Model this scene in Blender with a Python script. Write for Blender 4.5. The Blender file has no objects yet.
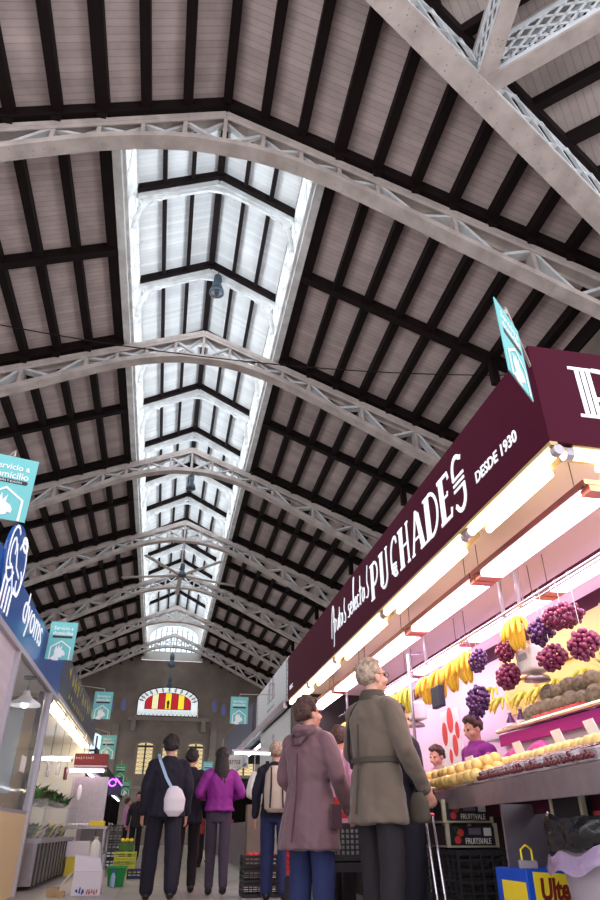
import bpy, bmesh, math, random
from mathutils import Vector, Matrix, Quaternion, noise
PI = math.pi
SC = bpy.context.scene
COL = SC.collection
random.seed(7)
V = Vector

# ---------------------------------------------------------------- materials
def lin(c):
    out = []
    for v in c:
        v = v / 255.0
        out.append(v / 12.92 if v <= 0.04045 else ((v + 0.055) / 1.055) ** 2.4)
    return (out[0], out[1], out[2], 1.0)

def mat(name, rgb, rough=0.6, metal=0.0, var=0.0, scale=8.0, bump=0.0, bscale=40.0, emit=None, es=0.0,
        trans=0.0, alpha=1.0, spec=0.5, var_rgb=None, sheen=0.0, coat=0.0, sss=0.0):
    m = bpy.data.materials.new(name)
    m.use_nodes = True
    nt = m.node_tree
    b = nt.nodes['Principled BSDF']
    b.inputs['Base Color'].default_value = lin(rgb)
    b.inputs['Roughness'].default_value = rough
    b.inputs['Metallic'].default_value = metal
    b.inputs['Specular IOR Level'].default_value = spec
    b.inputs['Transmission Weight'].default_value = trans
    b.inputs['Alpha'].default_value = alpha
    b.inputs['Sheen Weight'].default_value = sheen
    b.inputs['Coat Weight'].default_value = coat
    if sss:
        b.inputs['Subsurface Weight'].default_value = sss
        b.inputs['Subsurface Radius'].default_value = (0.02, 0.01, 0.005)
    if emit is not None:
        b.inputs['Emission Color'].default_value = lin(emit)
        b.inputs['Emission Strength'].default_value = es
    tc = None
    if var or bump:
        tc = nt.nodes.new('ShaderNodeTexCoord')
    if var:
        n = nt.nodes.new('ShaderNodeTexNoise'); n.inputs['Scale'].default_value = scale; n.inputs['Detail'].default_value = 5
        r = nt.nodes.new('ShaderNodeValToRGB')
        c0 = lin(rgb)
        c1 = lin(var_rgb) if var_rgb else tuple(min(1, v * (1 - var)) for v in c0[:3]) + (1,)
        r.color_ramp.elements[0].position = 0.35; r.color_ramp.elements[1].position = 0.65
        r.color_ramp.elements[0].color = c0; r.color_ramp.elements[1].color = c1
        nt.links.new(tc.outputs['Object'], n.inputs['Vector'])
        nt.links.new(n.outputs['Fac'], r.inputs['Fac'])
        nt.links.new(r.outputs['Color'], b.inputs['Base Color'])
    if bump:
        n2 = nt.nodes.new('ShaderNodeTexNoise'); n2.inputs['Scale'].default_value = bscale; n2.inputs['Detail'].default_value = 4
        bp = nt.nodes.new('ShaderNodeBump'); bp.inputs['Strength'].default_value = bump; bp.inputs['Distance'].default_value = 0.02
        nt.links.new(tc.outputs['Object'], n2.inputs['Vector'])
        nt.links.new(n2.outputs['Fac'], bp.inputs['Height'])
        nt.links.new(bp.outputs['Normal'], b.inputs['Normal'])
    return m

def emat(name, rgb, s):
    m = bpy.data.materials.new(name); m.use_nodes = True
    nt = m.node_tree; nt.nodes.clear()
    o = nt.nodes.new('ShaderNodeOutputMaterial'); e = nt.nodes.new('ShaderNodeEmission')
    e.inputs['Color'].default_value = lin(rgb); e.inputs['Strength'].default_value = s
    nt.links.new(e.outputs[0], o.inputs[0])
    return m

def plank_mat(name, rgb, rot=0.0, width=0.115, groove=0.45, dirt=0.25, rough=0.7, peel=None):
    """painted boards running across the slope, procedural grooves"""
    m = mat(name, rgb, rough)
    nt = m.node_tree; b = nt.nodes['Principled BSDF']; L = nt.links.new
    tc = nt.nodes.new('ShaderNodeTexCoord'); mp = nt.nodes.new('ShaderNodeMapping')
    mp.inputs['Rotation'].default_value = (0, 0, rot)
    L(tc.outputs['Object'], mp.inputs['Vector'])
    sx = nt.nodes.new('ShaderNodeSeparateXYZ'); L(mp.outputs[0], sx.inputs[0])
    d = nt.nodes.new('ShaderNodeMath'); d.operation = 'DIVIDE'; d.inputs[1].default_value = width
    L(sx.outputs['Y'], d.inputs[0])
    fr = nt.nodes.new('ShaderNodeMath'); fr.operation = 'FRACT'; L(d.outputs[0], fr.inputs[0])
    fl = nt.nodes.new('ShaderNodeMath'); fl.operation = 'FLOOR'; L(d.outputs[0], fl.inputs[0])
    wn = nt.nodes.new('ShaderNodeTexWhiteNoise'); wn.noise_dimensions = '1D'; L(fl.outputs[0], wn.inputs['W'])
    cr = nt.nodes.new('ShaderNodeValToRGB'); e = cr.color_ramp.elements
    e[0].position = 0.0; e[0].color = (1 - groove,) * 3 + (1,)
    e[1].position = 0.14; e[1].color = (1, 1, 1, 1)
    L(fr.outputs[0], cr.inputs[0])
    mr = nt.nodes.new('ShaderNodeMapRange'); mr.inputs['To Min'].default_value = 0.86; mr.inputs['To Max'].default_value = 1.05
    L(wn.outputs['Value'], mr.inputs['Value'])
    nz = nt.nodes.new('ShaderNodeTexNoise'); nz.inputs['Scale'].default_value = 1.3; nz.inputs['Detail'].default_value = 6
    nz.inputs['Roughness'].default_value = 0.65
    L(tc.outputs['Object'], nz.inputs['Vector'])
    mr2 = nt.nodes.new('ShaderNodeMapRange'); mr2.inputs['From Min'].default_value = 0.3; mr2.inputs['From Max'].default_value = 0.7
    mr2.inputs['To Min'].default_value = 1.0 - dirt; mr2.inputs['To Max'].default_value = 1.05
    L(nz.outputs['Fac'], mr2.inputs['Value'])
    m1 = nt.nodes.new('ShaderNodeMath'); m1.operation = 'MULTIPLY'; L(mr.outputs[0], m1.inputs[0]); L(mr2.outputs[0], m1.inputs[1])
    vm = nt.nodes.new('ShaderNodeVectorMath'); vm.operation = 'SCALE'; L(cr.outputs['Color'], vm.inputs[0]); L(m1.outputs[0], vm.inputs['Scale'])
    vc = nt.nodes.new('ShaderNodeVectorMath'); vc.operation = 'MULTIPLY'; L(vm.outputs[0], vc.inputs[0]); vc.inputs[1].default_value = lin(rgb)[:3]
    last = vc.outputs[0]
    if peel:
        # peeled paint patches
        mp2 = nt.nodes.new('ShaderNodeMapping'); mp2.inputs['Scale'].default_value = (0.7, 4.0, 1)
        L(tc.outputs['Object'], mp2.inputs['Vector'])
        n3 = nt.nodes.new('ShaderNodeTexNoise'); n3.inputs['Scale'].default_value = 1.6; n3.inputs['Detail'].default_value = 8; n3.inputs['Roughness'].default_value = 0.7
        L(mp2.outputs[0], n3.inputs['Vector'])
        r3 = nt.nodes.new('ShaderNodeValToRGB'); r3.color_ramp.elements[0].position = 0.66; r3.color_ramp.elements[1].position = 0.68
        r3.color_ramp.elements[0].color = (0, 0, 0, 1); r3.color_ramp.elements[1].color = (1, 1, 1, 1)
        L(n3.outputs['Fac'], r3.inputs[0])
        mx = nt.nodes.new('ShaderNodeMix'); mx.data_type = 'RGBA'
        L(r3.outputs[0], mx.inputs['Factor']); L(last, mx.inputs[6]); mx.inputs[7].default_value = lin(peel)
        last = mx.outputs[2]
    L(last, b.inputs['Base Color'])
    bp = nt.nodes.new('ShaderNodeBump'); bp.inputs['Strength'].default_value = 0.5; bp.inputs['Distance'].default_value = 0.01
    L(cr.outputs['Color'], bp.inputs['Height']); L(bp.outputs[0], b.inputs['Normal'])
    return m

def rivet_mat(name, rgb, rough=0.55, dirt=None):
    m = mat(name, rgb, rough, var=0.2, scale=3.0, var_rgb=dirt)
    nt = m.node_tree; b = nt.nodes['Principled BSDF']; L = nt.links.new
    tc = nt.nodes.new('ShaderNodeTexCoord')
    vo = nt.nodes.new('ShaderNodeTexVoronoi'); vo.inputs['Scale'].default_value = 13.0; vo.inputs['Randomness'].default_value = 0.15
    L(tc.outputs['Object'], vo.inputs['Vector'])
    cr = nt.nodes.new('ShaderNodeValToRGB'); cr.color_ramp.elements[0].position = 0.06; cr.color_ramp.elements[1].position = 0.14
    cr.color_ramp.elements[0].color = (1, 1, 1, 1); cr.color_ramp.elements[1].color = (0, 0, 0, 1)
    L(vo.outputs['Distance'], cr.inputs[0])
    bp = nt.nodes.new('ShaderNodeBump'); bp.inputs['Strength'].default_value = 1.0; bp.inputs['Distance'].default_value = 0.03
    L(cr.outputs['Color'], bp.inputs['Height']); L(bp.outputs[0], b.inputs['Normal'])
    return m

M = {}
M['plank'] = plank_mat('taupe painted boards', (196, 178, 172), dirt=0.3)
M['plank_wing'] = plank_mat('taupe painted boards of the wing', (190, 175, 168), rot=math.radians(-45), dirt=0.3)
M['plank_white'] = plank_mat('white painted boards', (226, 225, 222), groove=0.22, dirt=0.10, peel=(146, 140, 134))
M['dark_steel'] = mat('dark brown painted steel', (26, 15, 15), 0.7, var=0.25, scale=2, spec=0.15)
M['steel'] = rivet_mat('pale grey riveted steel', (190, 178, 170), dirt=(164, 152, 145))
M['truss_web'] = mat('light grey truss bracing', (206, 206, 206), 0.5, var=0.2, scale=3)
M['white_steel'] = mat('white painted steel', (226, 226, 224), 0.5, var=0.2, scale=3, var_rgb=(196, 193, 188))
M['lattice_steel'] = mat('bright white lattice steel', (222, 226, 228), 0.5, var=0.15, scale=5)
M['frosted'] = mat('daylit frosted glass', (235, 242, 248), 0.4, emit=(232, 242, 255), es=3.6)
M['sky_glass'] = mat('daylit clear glazing', (220, 232, 240), 0.3, emit=(196, 222, 232), es=0.8)
M['stone'] = mat('weathered grey brown stone', (122, 108, 97), 0.85, var=0.25, scale=1.2, bump=0.3, bscale=6)
M['stone_trim'] = mat('carved stone trim', (128, 116, 106), 0.85, var=0.2, scale=3)
M['maroon'] = mat('maroon fascia panel', (72, 12, 36), 0.7, spec=0.12)
M['maroon_dull'] = mat('maroon painted board', (74, 18, 38), 0.6, spec=0.2)
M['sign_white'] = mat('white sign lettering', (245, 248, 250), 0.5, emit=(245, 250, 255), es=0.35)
M['stall_ceiling'] = mat('off white laminate ceiling', (226, 210, 212), 0.45, var=0.04, scale=1.5)
M['white_panel'] = mat('white laminate', (228, 226, 222), 0.4)
M['lamp_warm'] = emat('warm fluorescent tube', (255, 232, 190), 13.0)
M['lamp_pink'] = emat('pink white food lamp', (255, 218, 246), 13.0)
M['lamp_violet'] = emat('violet white food lamp', (226, 196, 255), 10.0)
M['lamp_cool'] = emat('cool fluorescent tube', (240, 246, 255), 8.0)
M['brass_trim'] = mat('yellowed fixture housing', (196, 170, 120), 0.4, metal=0.3)
M['red_cap'] = mat('salmon red lamp end', (205, 110, 105), 0.4)
M['chrome'] = mat('brushed chrome', (205, 200, 205), 0.22, metal=0.9)
M['stainless'] = mat('brushed stainless steel', (182, 170, 176), 0.36, metal=0.8, var=0.12, scale=14)
M['alu'] = mat('silver grey aluminium', (186, 180, 190), 0.4, metal=0.4)
M['black'] = mat('black plastic', (42, 41, 44), 0.4)
M['soft_black'] = mat('matt black', (20, 18, 20), 0.7)
M['floor'] = None
M['teal'] = mat('teal printed board', (112, 196, 196), 0.5)
M['green_sign'] = mat('green printed board', (60, 160, 98), 0.5)
M['print_white'] = mat('white print', (240, 243, 243), 0.5)
M['print_black'] = mat('black print', (28, 28, 32), 0.5)
M['blue'] = mat('royal blue fascia', (26, 88, 172), 0.28, coat=0.3)
M['navy_sign'] = mat('navy fascia', (38, 38, 66), 0.4)
M['yellow_print'] = mat('yellow print', (220, 204, 60), 0.5)
M['shutter'] = mat('lilac grey roller shutter', (206, 196, 206), 0.5)
M['glass'] = mat('clear display glass', (225, 235, 235), 0.04, trans=0.0, alpha=0.16, spec=0.8)
M['cream'] = mat('cream panel', (228, 206, 160), 0.5)
M['white'] = mat('plain white', (236, 234, 236), 0.5)
M['mirror_blue'] = mat('pale blue grey mirror panel', (176, 192, 200), 0.3)
M['pale_plaster'] = mat('pale grey painted wall', (168, 162, 154), 0.7)
M['red_sign'] = mat('dark red sign box', (126, 24, 30), 0.4)
M['banana'] = mat('banana skin', (244, 208, 74), 0.45, var=0.2, scale=14, var_rgb=(232, 186, 52))
M['banana_green'] = mat('green tinged banana skin', (226, 210, 70), 0.45, var=0.2, scale=9, var_rgb=(170, 184, 60))
M['stem'] = mat('dry brown stem', (92, 70, 36), 0.8)
M['grape_red'] = mat('red grape skin', (156, 40, 84), 0.25, var=0.4, scale=14, var_rgb=(104, 26, 70), coat=0.3)
M['grape_purple'] = mat('purple grape skin', (104, 44, 112), 0.25, var=0.4, scale=14, var_rgb=(62, 28, 84), coat=0.3)
M['plum'] = mat('yellow stone fruit skin', (240, 214, 140), 0.45, var=0.2, scale=12, var_rgb=(236, 186, 104))
M['cherry'] = mat('dark cherry skin', (96, 14, 30), 0.2, coat=0.4)
M['melon'] = mat('netted green melon rind', (160, 146, 116), 0.7, var=0.35, scale=2.2, bump=0.4, bscale=9, var_rgb=(112, 98, 84))
M['leaf'] = mat('fresh green leaf', (70, 122, 48), 0.6, var=0.3, scale=8)
M['pineapple'] = mat('pineapple rind', (196, 150, 62), 0.7, bump=0.9, bscale=30)
M['plastic_clear'] = mat('clear punnet plastic', (240, 240, 245), 0.1, alpha=0.3)
M['magenta'] = mat('magenta liner', (176, 30, 130), 0.6)
M['pink_wall'] = mat('pale pink wall panel', (232, 206, 222), 0.5)
M['yellow_wall'] = mat('yellow wall panel', (240, 208, 112), 0.5)
M['card'] = mat('white price card', (240, 236, 232), 0.6)
M['crate_wood'] = mat('pale crate wood', (196, 186, 160), 0.7, var=0.2, scale=12)
M['fruit_print'] = mat('tomato red print', (214, 64, 62), 0.5)
M['blue_box'] = mat('bright blue carton', (24, 78, 190), 0.45)
M['yellow'] = mat('bright yellow', (244, 214, 46), 0.5)
M['brown_print'] = mat('brown red lettering', (120, 34, 28), 0.5)
M['bin_grey'] = mat('mauve grey plastic bin', (168, 156, 166), 0.5)
M['bag_black'] = mat('glossy black bin bag', (10, 9, 12), 0.14, bump=0.9, bscale=16, coat=0.1)
M['bag_lilac'] = mat('translucent lilac bag edge', (150, 130, 158), 0.2, bump=0.6, bscale=12)
M['green_bin'] = mat('green plastic tub', (20, 138, 60), 0.4)
M['lime'] = mat('lime yellow crate plastic', (196, 204, 60), 0.45)
M['navy_plastic'] = mat('navy crate plastic', (34, 42, 86), 0.5)
M['red_plastic'] = mat('red basket plastic', (208, 44, 40), 0.45)
M['white_box'] = mat('white cardboard', (224, 218, 228), 0.7)
M['cardboard'] = mat('brown cardboard', (176, 150, 116), 0.8)
M['bottle'] = mat('pale blue bottle', (150, 180, 210), 0.2)
M['cap_blue'] = mat('blue bottle cap', (30, 80, 190), 0.3)
M['skin'] = mat('skin', (214, 160, 138), 0.5, sss=0.05)
M['skin_pale'] = mat('pale skin', (226, 176, 158), 0.5, sss=0.05)
M['eye'] = mat('dark eye', (30, 22, 20), 0.2)
M['coat_olive'] = mat('olive taupe wool coat', (102, 88, 76), 0.85, var=0.12, scale=6, bump=0.35, bscale=7, sheen=0.2)
M['coat_seam'] = mat('darker olive seam', (70, 62, 52), 0.85)
M['trousers_dark'] = mat('charcoal trousers', (30, 24, 30), 0.85, bump=0.4, bscale=7)
M['parka_mauve'] = mat('mauve brown parka', (112, 80, 88), 0.6, var=0.1, scale=5, bump=0.45, bscale=6, sheen=0.2)
M['parka_seam'] = mat('dark mauve seam', (80, 58, 66), 0.6)
M['jeans'] = mat('dark blue denim', (36, 46, 92), 0.85, var=0.2, scale=7, bump=0.3, bscale=9)
M['navy_cloth'] = mat('navy cloth', (25, 22, 40), 0.85, bump=0.3, bscale=7)
M['purple_cloth'] = mat('purple jacket cloth', (138, 32, 138), 0.7, bump=0.4, bscale=9)
M['legging'] = mat('dark grey leggings', (70, 58, 76), 0.8)
M['beige_cloth'] = mat('beige backpack cloth', (186, 172, 158), 0.8)
M['red_cloth'] = mat('faded red coat', (176, 66, 60), 0.8)
M['teal_cloth'] = mat('teal scarf', (70, 160, 140), 0.8)
M['pink_cloth'] = mat('pink blouse', (206, 150, 176), 0.8)
M['hair_grey'] = mat('silver blond hair', (190, 168, 148), 0.7, var=0.4, scale=40, bump=0.5, bscale=60, var_rgb=(126, 104, 90))
M['hair_brown'] = mat('brown hair', (92, 62, 54), 0.65, var=0.4, scale=40, bump=0.8, bscale=60, var_rgb=(60, 40, 36))
M['hair_dark'] = mat('very dark hair', (32, 24, 26), 0.6, bump=0.6, bscale=60)
M['shoe'] = mat('black leather shoe', (24, 22, 24), 0.4)
M['strap'] = mat('black webbing strap', (26, 24, 28), 0.7)
M['lamp_body'] = mat('slate blue lamp housing', (70, 84, 96), 0.4, metal=0.3)
M['lamp_glass'] = mat('unlit lamp glass', (60, 60, 64), 0.15)
M['stain_red'] = mat('red stained glass', (190, 16, 40), 0.3, emit=(190, 14, 36), es=0.4)
M['stain_yellow'] = mat('yellow stained glass', (240, 200, 40), 0.3, emit=(248, 214, 50), es=0.6)
M['stain_cream'] = mat('cream stained glass', (240, 226, 170), 0.3, emit=(246, 232, 176), es=0.55)
M['stain_white'] = mat('white stained glass', (232, 236, 236), 0.3, emit=(232, 238, 240), es=0.55)
M['stain_blue'] = mat('dusky blue stained glass', (70, 72, 110), 0.3, emit=(84, 84, 130), es=0.35)
M['amber_glass'] = mat('amber lit window glass', (220, 196, 140), 0.3, emit=(224, 200, 146), es=0.45)
M['lead'] = mat('dark window leading', (46, 42, 42), 0.6)
M['ham'] = mat('cured meat', (126, 52, 42), 0.5, var=0.3, scale=20)
M['purple_neon'] = emat('violet neon', (196, 90, 255), 4.0)
M['produce_green'] = mat('leafy greens', (76, 104, 52), 0.7, var=0.5, scale=22, bump=0.8, bscale=24, var_rgb=(34, 50, 28))
M['banner_grey'] = mat('white printed fascia', (206, 210, 212), 0.5)
M['sign_grey_print'] = mat('mauve grey print', (122, 104, 122), 0.5)

def floor_mat():
    m = mat('worn stone floor', (176, 172, 164), 0.28)
    nt = m.node_tree; b = nt.nodes['Principled BSDF']; L = nt.links.new
    tc = nt.nodes.new('ShaderNodeTexCoord')
    br = nt.nodes.new('ShaderNodeTexBrick'); br.inputs['Scale'].default_value = 2.5; br.offset = 0.0
    br.inputs['Color1'].default_value = lin((176, 172, 164)); br.inputs['Color2'].default_value = lin((158, 154, 148))
    br.inputs['Mortar'].default_value = lin((104, 100, 96)); br.inputs['Mortar Size'].default_value = 0.012
    br.inputs['Brick Width'].default_value = 1.0; br.inputs['Row Height'].default_value = 1.0
    L(tc.outputs['Object'], br.inputs['Vector'])
    n = nt.nodes.new('ShaderNodeTexNoise'); n.inputs['Scale'].default_value = 1.2; n.inputs['Detail'].default_value = 6
    L(tc.outputs['Object'], n.inputs['Vector'])
    mr = nt.nodes.new('ShaderNodeMapRange'); mr.inputs['To Min'].default_value = 0.18; mr.inputs['To Max'].default_value = 0.5
    L(n.outputs['Fac'], mr.inputs['Value']); L(mr.outputs[0], b.inputs['Roughness'])
    L(br.outputs['Color'], b.inputs['Base Color'])
    return m
M['floor'] = floor_mat()

# ---------------------------------------------------------------- mesh builder
class MB:
    def __init__(s): s.bm = bmesh.new()
    def _add(s, verts, faces):
        vs = [s.bm.verts.new(v) for v in verts]
        for f in faces:
            try: s.bm.faces.new([vs[i] for i in f])
            except ValueError: pass
        return s
    def box(s, c, d, R=None):
        c = V(c); hx, hy, hz = d[0] / 2, d[1] / 2, d[2] / 2
        vs = []
        for x in (-hx, hx):
            for y in (-hy, hy):
                for z in (-hz, hz):
                    p = V((x, y, z))
                    if R: p = R @ p
                    vs.append(c + p)
        return s._add(vs, [(0, 1, 3, 2), (4, 6, 7, 5), (0, 4, 5, 1), (2, 3, 7, 6), (0, 2, 6, 4), (1, 5, 7, 3)])
    def bb(s, x0, x1, y0, y1, z0, z1):
        return s.box(((x0 + x1) / 2, (y0 + y1) / 2, (z0 + z1) / 2), (abs(x1 - x0), abs(y1 - y0), abs(z1 - z0)))
    def beam(s, a, b, w, h, up=(0, 0, 1)):
        a = V(a); b = V(b); t = (b - a).normalized(); up = V(up)
        sd = t.cross(up)
        if sd.length < 1e-4: sd = t.cross(V((1, 0, 0)))
        sd.normalize(); u = sd.cross(t)
        vs = []
        for p in (a, b):
            for (i, j) in ((-1, -1), (1, -1), (1, 1), (-1, 1)):
                vs.append(p + sd * (i * w / 2) + u * (j * h / 2))
        return s._add(vs, [(0, 1, 2, 3), (7, 6, 5, 4), (0, 4, 5, 1), (1, 5, 6, 2), (2, 6, 7, 3), (3, 7, 4, 0)])
    def sweep(s, pts, w, h, up=(0, 0, 1), wa=None):
        """rectangular section swept along a polyline"""
        pts = [V(p) for p in pts]; rings = []
        for i, p in enumerate(pts):
            t = (pts[min(i + 1, len(pts) - 1)] - pts[max(i - 1, 0)]).normalized()
            sd = t.cross(V(up))
            if sd.length < 1e-4: sd = V((1, 0, 0))
            sd.normalize(); u = sd.cross(t)
            rings.append([p + sd * (a * w / 2) + u * (b * h / 2) for a, b in ((-1, -1), (1, -1), (1, 1), (-1, 1))])
        s.rings(rings, True)
        return s
    def rings(s, rings, caps=True):
        vs = [[s.bm.verts.new(v) for v in r] for r in rings]
        n = len(vs[0])
        for a, b in zip(vs, vs[1:]):
            for i in range(n):
                s.bm.faces.new((a[i], a[(i + 1) % n], b[(i + 1) % n], b[i]))
        if caps:
            s.bm.faces.new(list(reversed(vs[0]))); s.bm.faces.new(vs[-1])
        return s
    def tube(s, pts, r, seg=8):
        pts = [V(p) for p in pts]
        rr = r if isinstance(r, (list, tuple)) else [r] * len(pts)
        rings = []; prev = None
        for i, p in enumerate(pts):
            t = (pts[min(i + 1, len(pts) - 1)] - pts[max(i - 1, 0)]).normalized()
            if prev is None:
                a = t.cross(V((0, 0, 1)))
                if a.length < 1e-3: a = t.cross(V((1, 0, 0)))
            else:
                a = prev - t * prev.dot(t)
            a.normalize(); prev = a; b = t.cross(a)
            rings.append([p + (a * math.cos(2 * PI * k / seg) + b * math.sin(2 * PI * k / seg)) * rr[i] for k in range(seg)])
        return s.rings(rings, True)
    def sph(s, c, r, seg=12, rings=8, R=None):
        c = V(c)
        if not isinstance(r, (list, tuple)): r = (r, r, r)
        rs = []
        for i in range(1, rings):
            th = PI * i / rings
            row = []
            for k in range(seg):
                ph = 2 * PI * k / seg
                p = V((r[0] * math.sin(th) * math.cos(ph), r[1] * math.sin(th) * math.sin(ph), -r[2] * math.cos(th)))
                if R: p = R @ p
                row.append(c + p)
            rs.append(row)
        vs = [[s.bm.verts.new(v) for v in r_] for r_ in rs]
        bot = V((0, 0, -r[2])); top = V((0, 0, r[2]))
        if R: bot = R @ bot; top = R @ top
        b = s.bm.verts.new(c + bot); t = s.bm.verts.new(c + top)
        for a, d in zip(vs, vs[1:]):
            for i in range(seg): s.bm.faces.new((a[i], a[(i + 1) % seg], d[(i + 1) % seg], d[i]))
        for i in range(seg):
            s.bm.faces.new((b, vs[0][(i + 1) % seg], vs[0][i])); s.bm.faces.new((t, vs[-1][i], vs[-1][(i + 1) % seg]))
        return s
    def lathe(s, c, prof, seg=20, caps=True):
        c = V(c)
        return s.rings([[c + V((r * math.cos(2 * PI * k / seg), r * math.sin(2 * PI * k / seg), z)) for k in range(seg)] for r, z in prof], caps)
    def poly(s, pts, th, n=None):
        """flat polygon (3D points, planar) extruded by th along n"""
        pts = [V(p) for p in pts]
        if n is None: n = (pts[1] - pts[0]).cross(pts[2] - pts[0]).normalized()
        n = V(n) * th
        k = len(pts)
        a = [s.bm.verts.new(p) for p in pts]; b = [s.bm.verts.new(p + n) for p in pts]
        s.bm.faces.new(list(reversed(a))); s.bm.faces.new(b)
        for i in range(k): s.bm.faces.new((a[i], a[(i + 1) % k], b[(i + 1) % k], b[i]))
        return s
    def grid(s, fn, nu, nv):
        vs = [[s.bm.verts.new(fn(i / nu, j / nv)) for j in range(nv + 1)] for i in range(nu + 1)]
        for i in range(nu):
            for j in range(nv): s.bm.faces.new((vs[i][j], vs[i + 1][j], vs[i + 1][j + 1], vs[i][j + 1]))
        return s
    def build(s, name, m, parent=None, smooth=False, bevel=0.0, origin=None):
        bm = s.bm
        bmesh.ops.recalc_face_normals(bm, faces=bm.faces)
        me = bpy.data.meshes.new(name)
        if parent is not None:
            off = world_loc(parent)
        elif origin is not None:
            off = V(origin)
        else:
            xs = [v.co.x for v in bm.verts]; ys = [v.co.y for v in bm.verts]; zs = [v.co.z for v in bm.verts]
            off = V(((min(xs) + max(xs)) / 2, (min(ys) + max(ys)) / 2, min(zs)))
        bmesh.ops.translate(bm, verts=bm.verts, vec=-off)
        bm.to_mesh(me); bm.free()
        if smooth:
            for p in me.polygons: p.use_smooth = True
        if isinstance(m, str): m = M[m]
        me.materials.append(m)
        o = bpy.data.objects.new(name, me); COL.objects.link(o)
        if parent is not None: o.parent = parent
        else: o.location = off
        if bevel:
            bv = o.modifiers.new('bevel', 'BEVEL'); bv.width = bevel; bv.segments = 2; bv.limit_method = 'ANGLE'
        return o

def world_loc(o):
    p = V((0, 0, 0))
    while o is not None:
        p += o.location; o = o.parent
    return p

def tag(o, label=None, cat=None, group=None, kind=None):
    if label: o['label'] = label
    if cat: o['category'] = cat
    if group: o['group'] = group
    if kind: o['kind'] = kind
    return o
def thing(name, loc, label, cat, group=None, rz=0.0):
    o = bpy.data.objects.new(name, None); COL.objects.link(o); o.location = loc; o.rotation_euler = (0, 0, rz)
    o.empty_display_size = 0.1
    return tag(o, label, cat, group)
def struct(mb, name, m, **k):
    return tag(mb.build(name, m, origin=(0, 0, 0), **k), kind='structure')
KIDS = {}
def copy_tree(o, loc=None, rot=None, scale=None, label=None, group=None, parent=None):
    c = o.copy(); COL.objects.link(c)
    if parent is not None: c.parent = parent
    if loc is not None: c.location = loc
    if rot is not None: c.rotation_euler = rot
    if scale is not None: c.scale = (scale,) * 3 if not isinstance(scale, (tuple, list)) else scale
    if label: c['label'] = label
    if group: c['group'] = group
    kids = KIDS.get(o.name)
    if kids is None:
        kids = KIDS[o.name] = [k for k in bpy.data.objects if k.parent == o]
    for ch in kids: copy_tree(ch, parent=c)
    return c

# 2D -> plane mapping for signs
class Plane:
    def __init__(s, o, u, v, n): s.o = V(o); s.u = V(u); s.v = V(v); s.n = V(n)
    def p(s, a, b, d=0.0): return s.o + s.u * a + s.v * b + s.n * d
    def stroke(s, mb, pts, w, d=0.0, th=0.006):
        """ribbon along 2D polyline with mitred joins"""
        P2 = [V((p[0], p[1], 0)) for p in pts]; k = len(P2); L = []; R = []
        for i in range(k):
            t = (P2[min(i + 1, k - 1)] - P2[max(i - 1, 0)]).normalized()
            nn = V((-t.y, t.x, 0)); ww = w[i] if isinstance(w, list) else w
            L.append(P2[i] + nn * ww / 2); R.append(P2[i] - nn * ww / 2)
        for i in range(k - 1):
            q = [L[i], L[i + 1], R[i + 1], R[i]]
            mb.poly([s.p(v.x, v.y, d) for v in q], th, s.n)
        return mb
    def fill(s, mb, pts, d=0.0, th=0.006):
        mb.poly([s.p(a, b, d) for a, b in pts], th, s.n); return mb

TMP_SCENE = bpy.data.scenes.new('bake')
def bake(o):
    """mesh of an object with its modifiers applied, worked out in a small side scene"""
    TMP_SCENE.collection.objects.link(o)
    vl = TMP_SCENE.view_layers[0]; vl.update(); dg = vl.depsgraph
    me = bpy.data.meshes.new_from_object(o.evaluated_get(dg))
    bpy.data.objects.remove(o)
    return me
def scribble(pl, mb, a0, b0, W_, H_, n, w_, seed, d=.002, th=.003):
    rnd = random.Random(seed)
    for i in range(n):
        x = a0 + W_ * i / n; k = W_ / n * .6
        for _ in range(2):
            pl.stroke(mb, [(x + k * rnd.random(), b0 + H_ * rnd.random() * .4), (x + k * rnd.random(), b0 + H_ * (.6 + .4 * rnd.random()))], w_, d=d, th=th)
    return mb
def text_mesh(body, size, plane, a, b, m, parent, name='lettering', d=0.002, ext=0.003, sx=1.0, shear=0.0, align='LEFT', bold=0.0):
    cu = bpy.data.curves.new(name, 'FONT'); cu.body = body; cu.size = size; cu.extrude = ext; cu.shear = shear
    cu.align_x = align; cu.offset = bold; cu.resolution_u = 3
    tmp = bpy.data.objects.new('t', cu)
    me = bake(tmp)
    off = world_loc(parent)
    for v in me.vertices:
        v.co = plane.p(a + v.co.x * sx, b + v.co.y, d + v.co.z) - off
    me.name = name; me.materials.clear(); me.materials.append(M[m] if isinstance(m, str) else m)
    o = bpy.data.objects.new(name, me); COL.objects.link(o); o.parent = parent
    return o

def arc(cx, cy, rx, ry, a0, a1, n=12):
    return [(cx + rx * math.cos(math.radians(a0 + (a1 - a0) * i / n)), cy + ry * math.sin(math.radians(a0 + (a1 - a0) * i / n))) for i in range(n + 1)]

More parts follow.
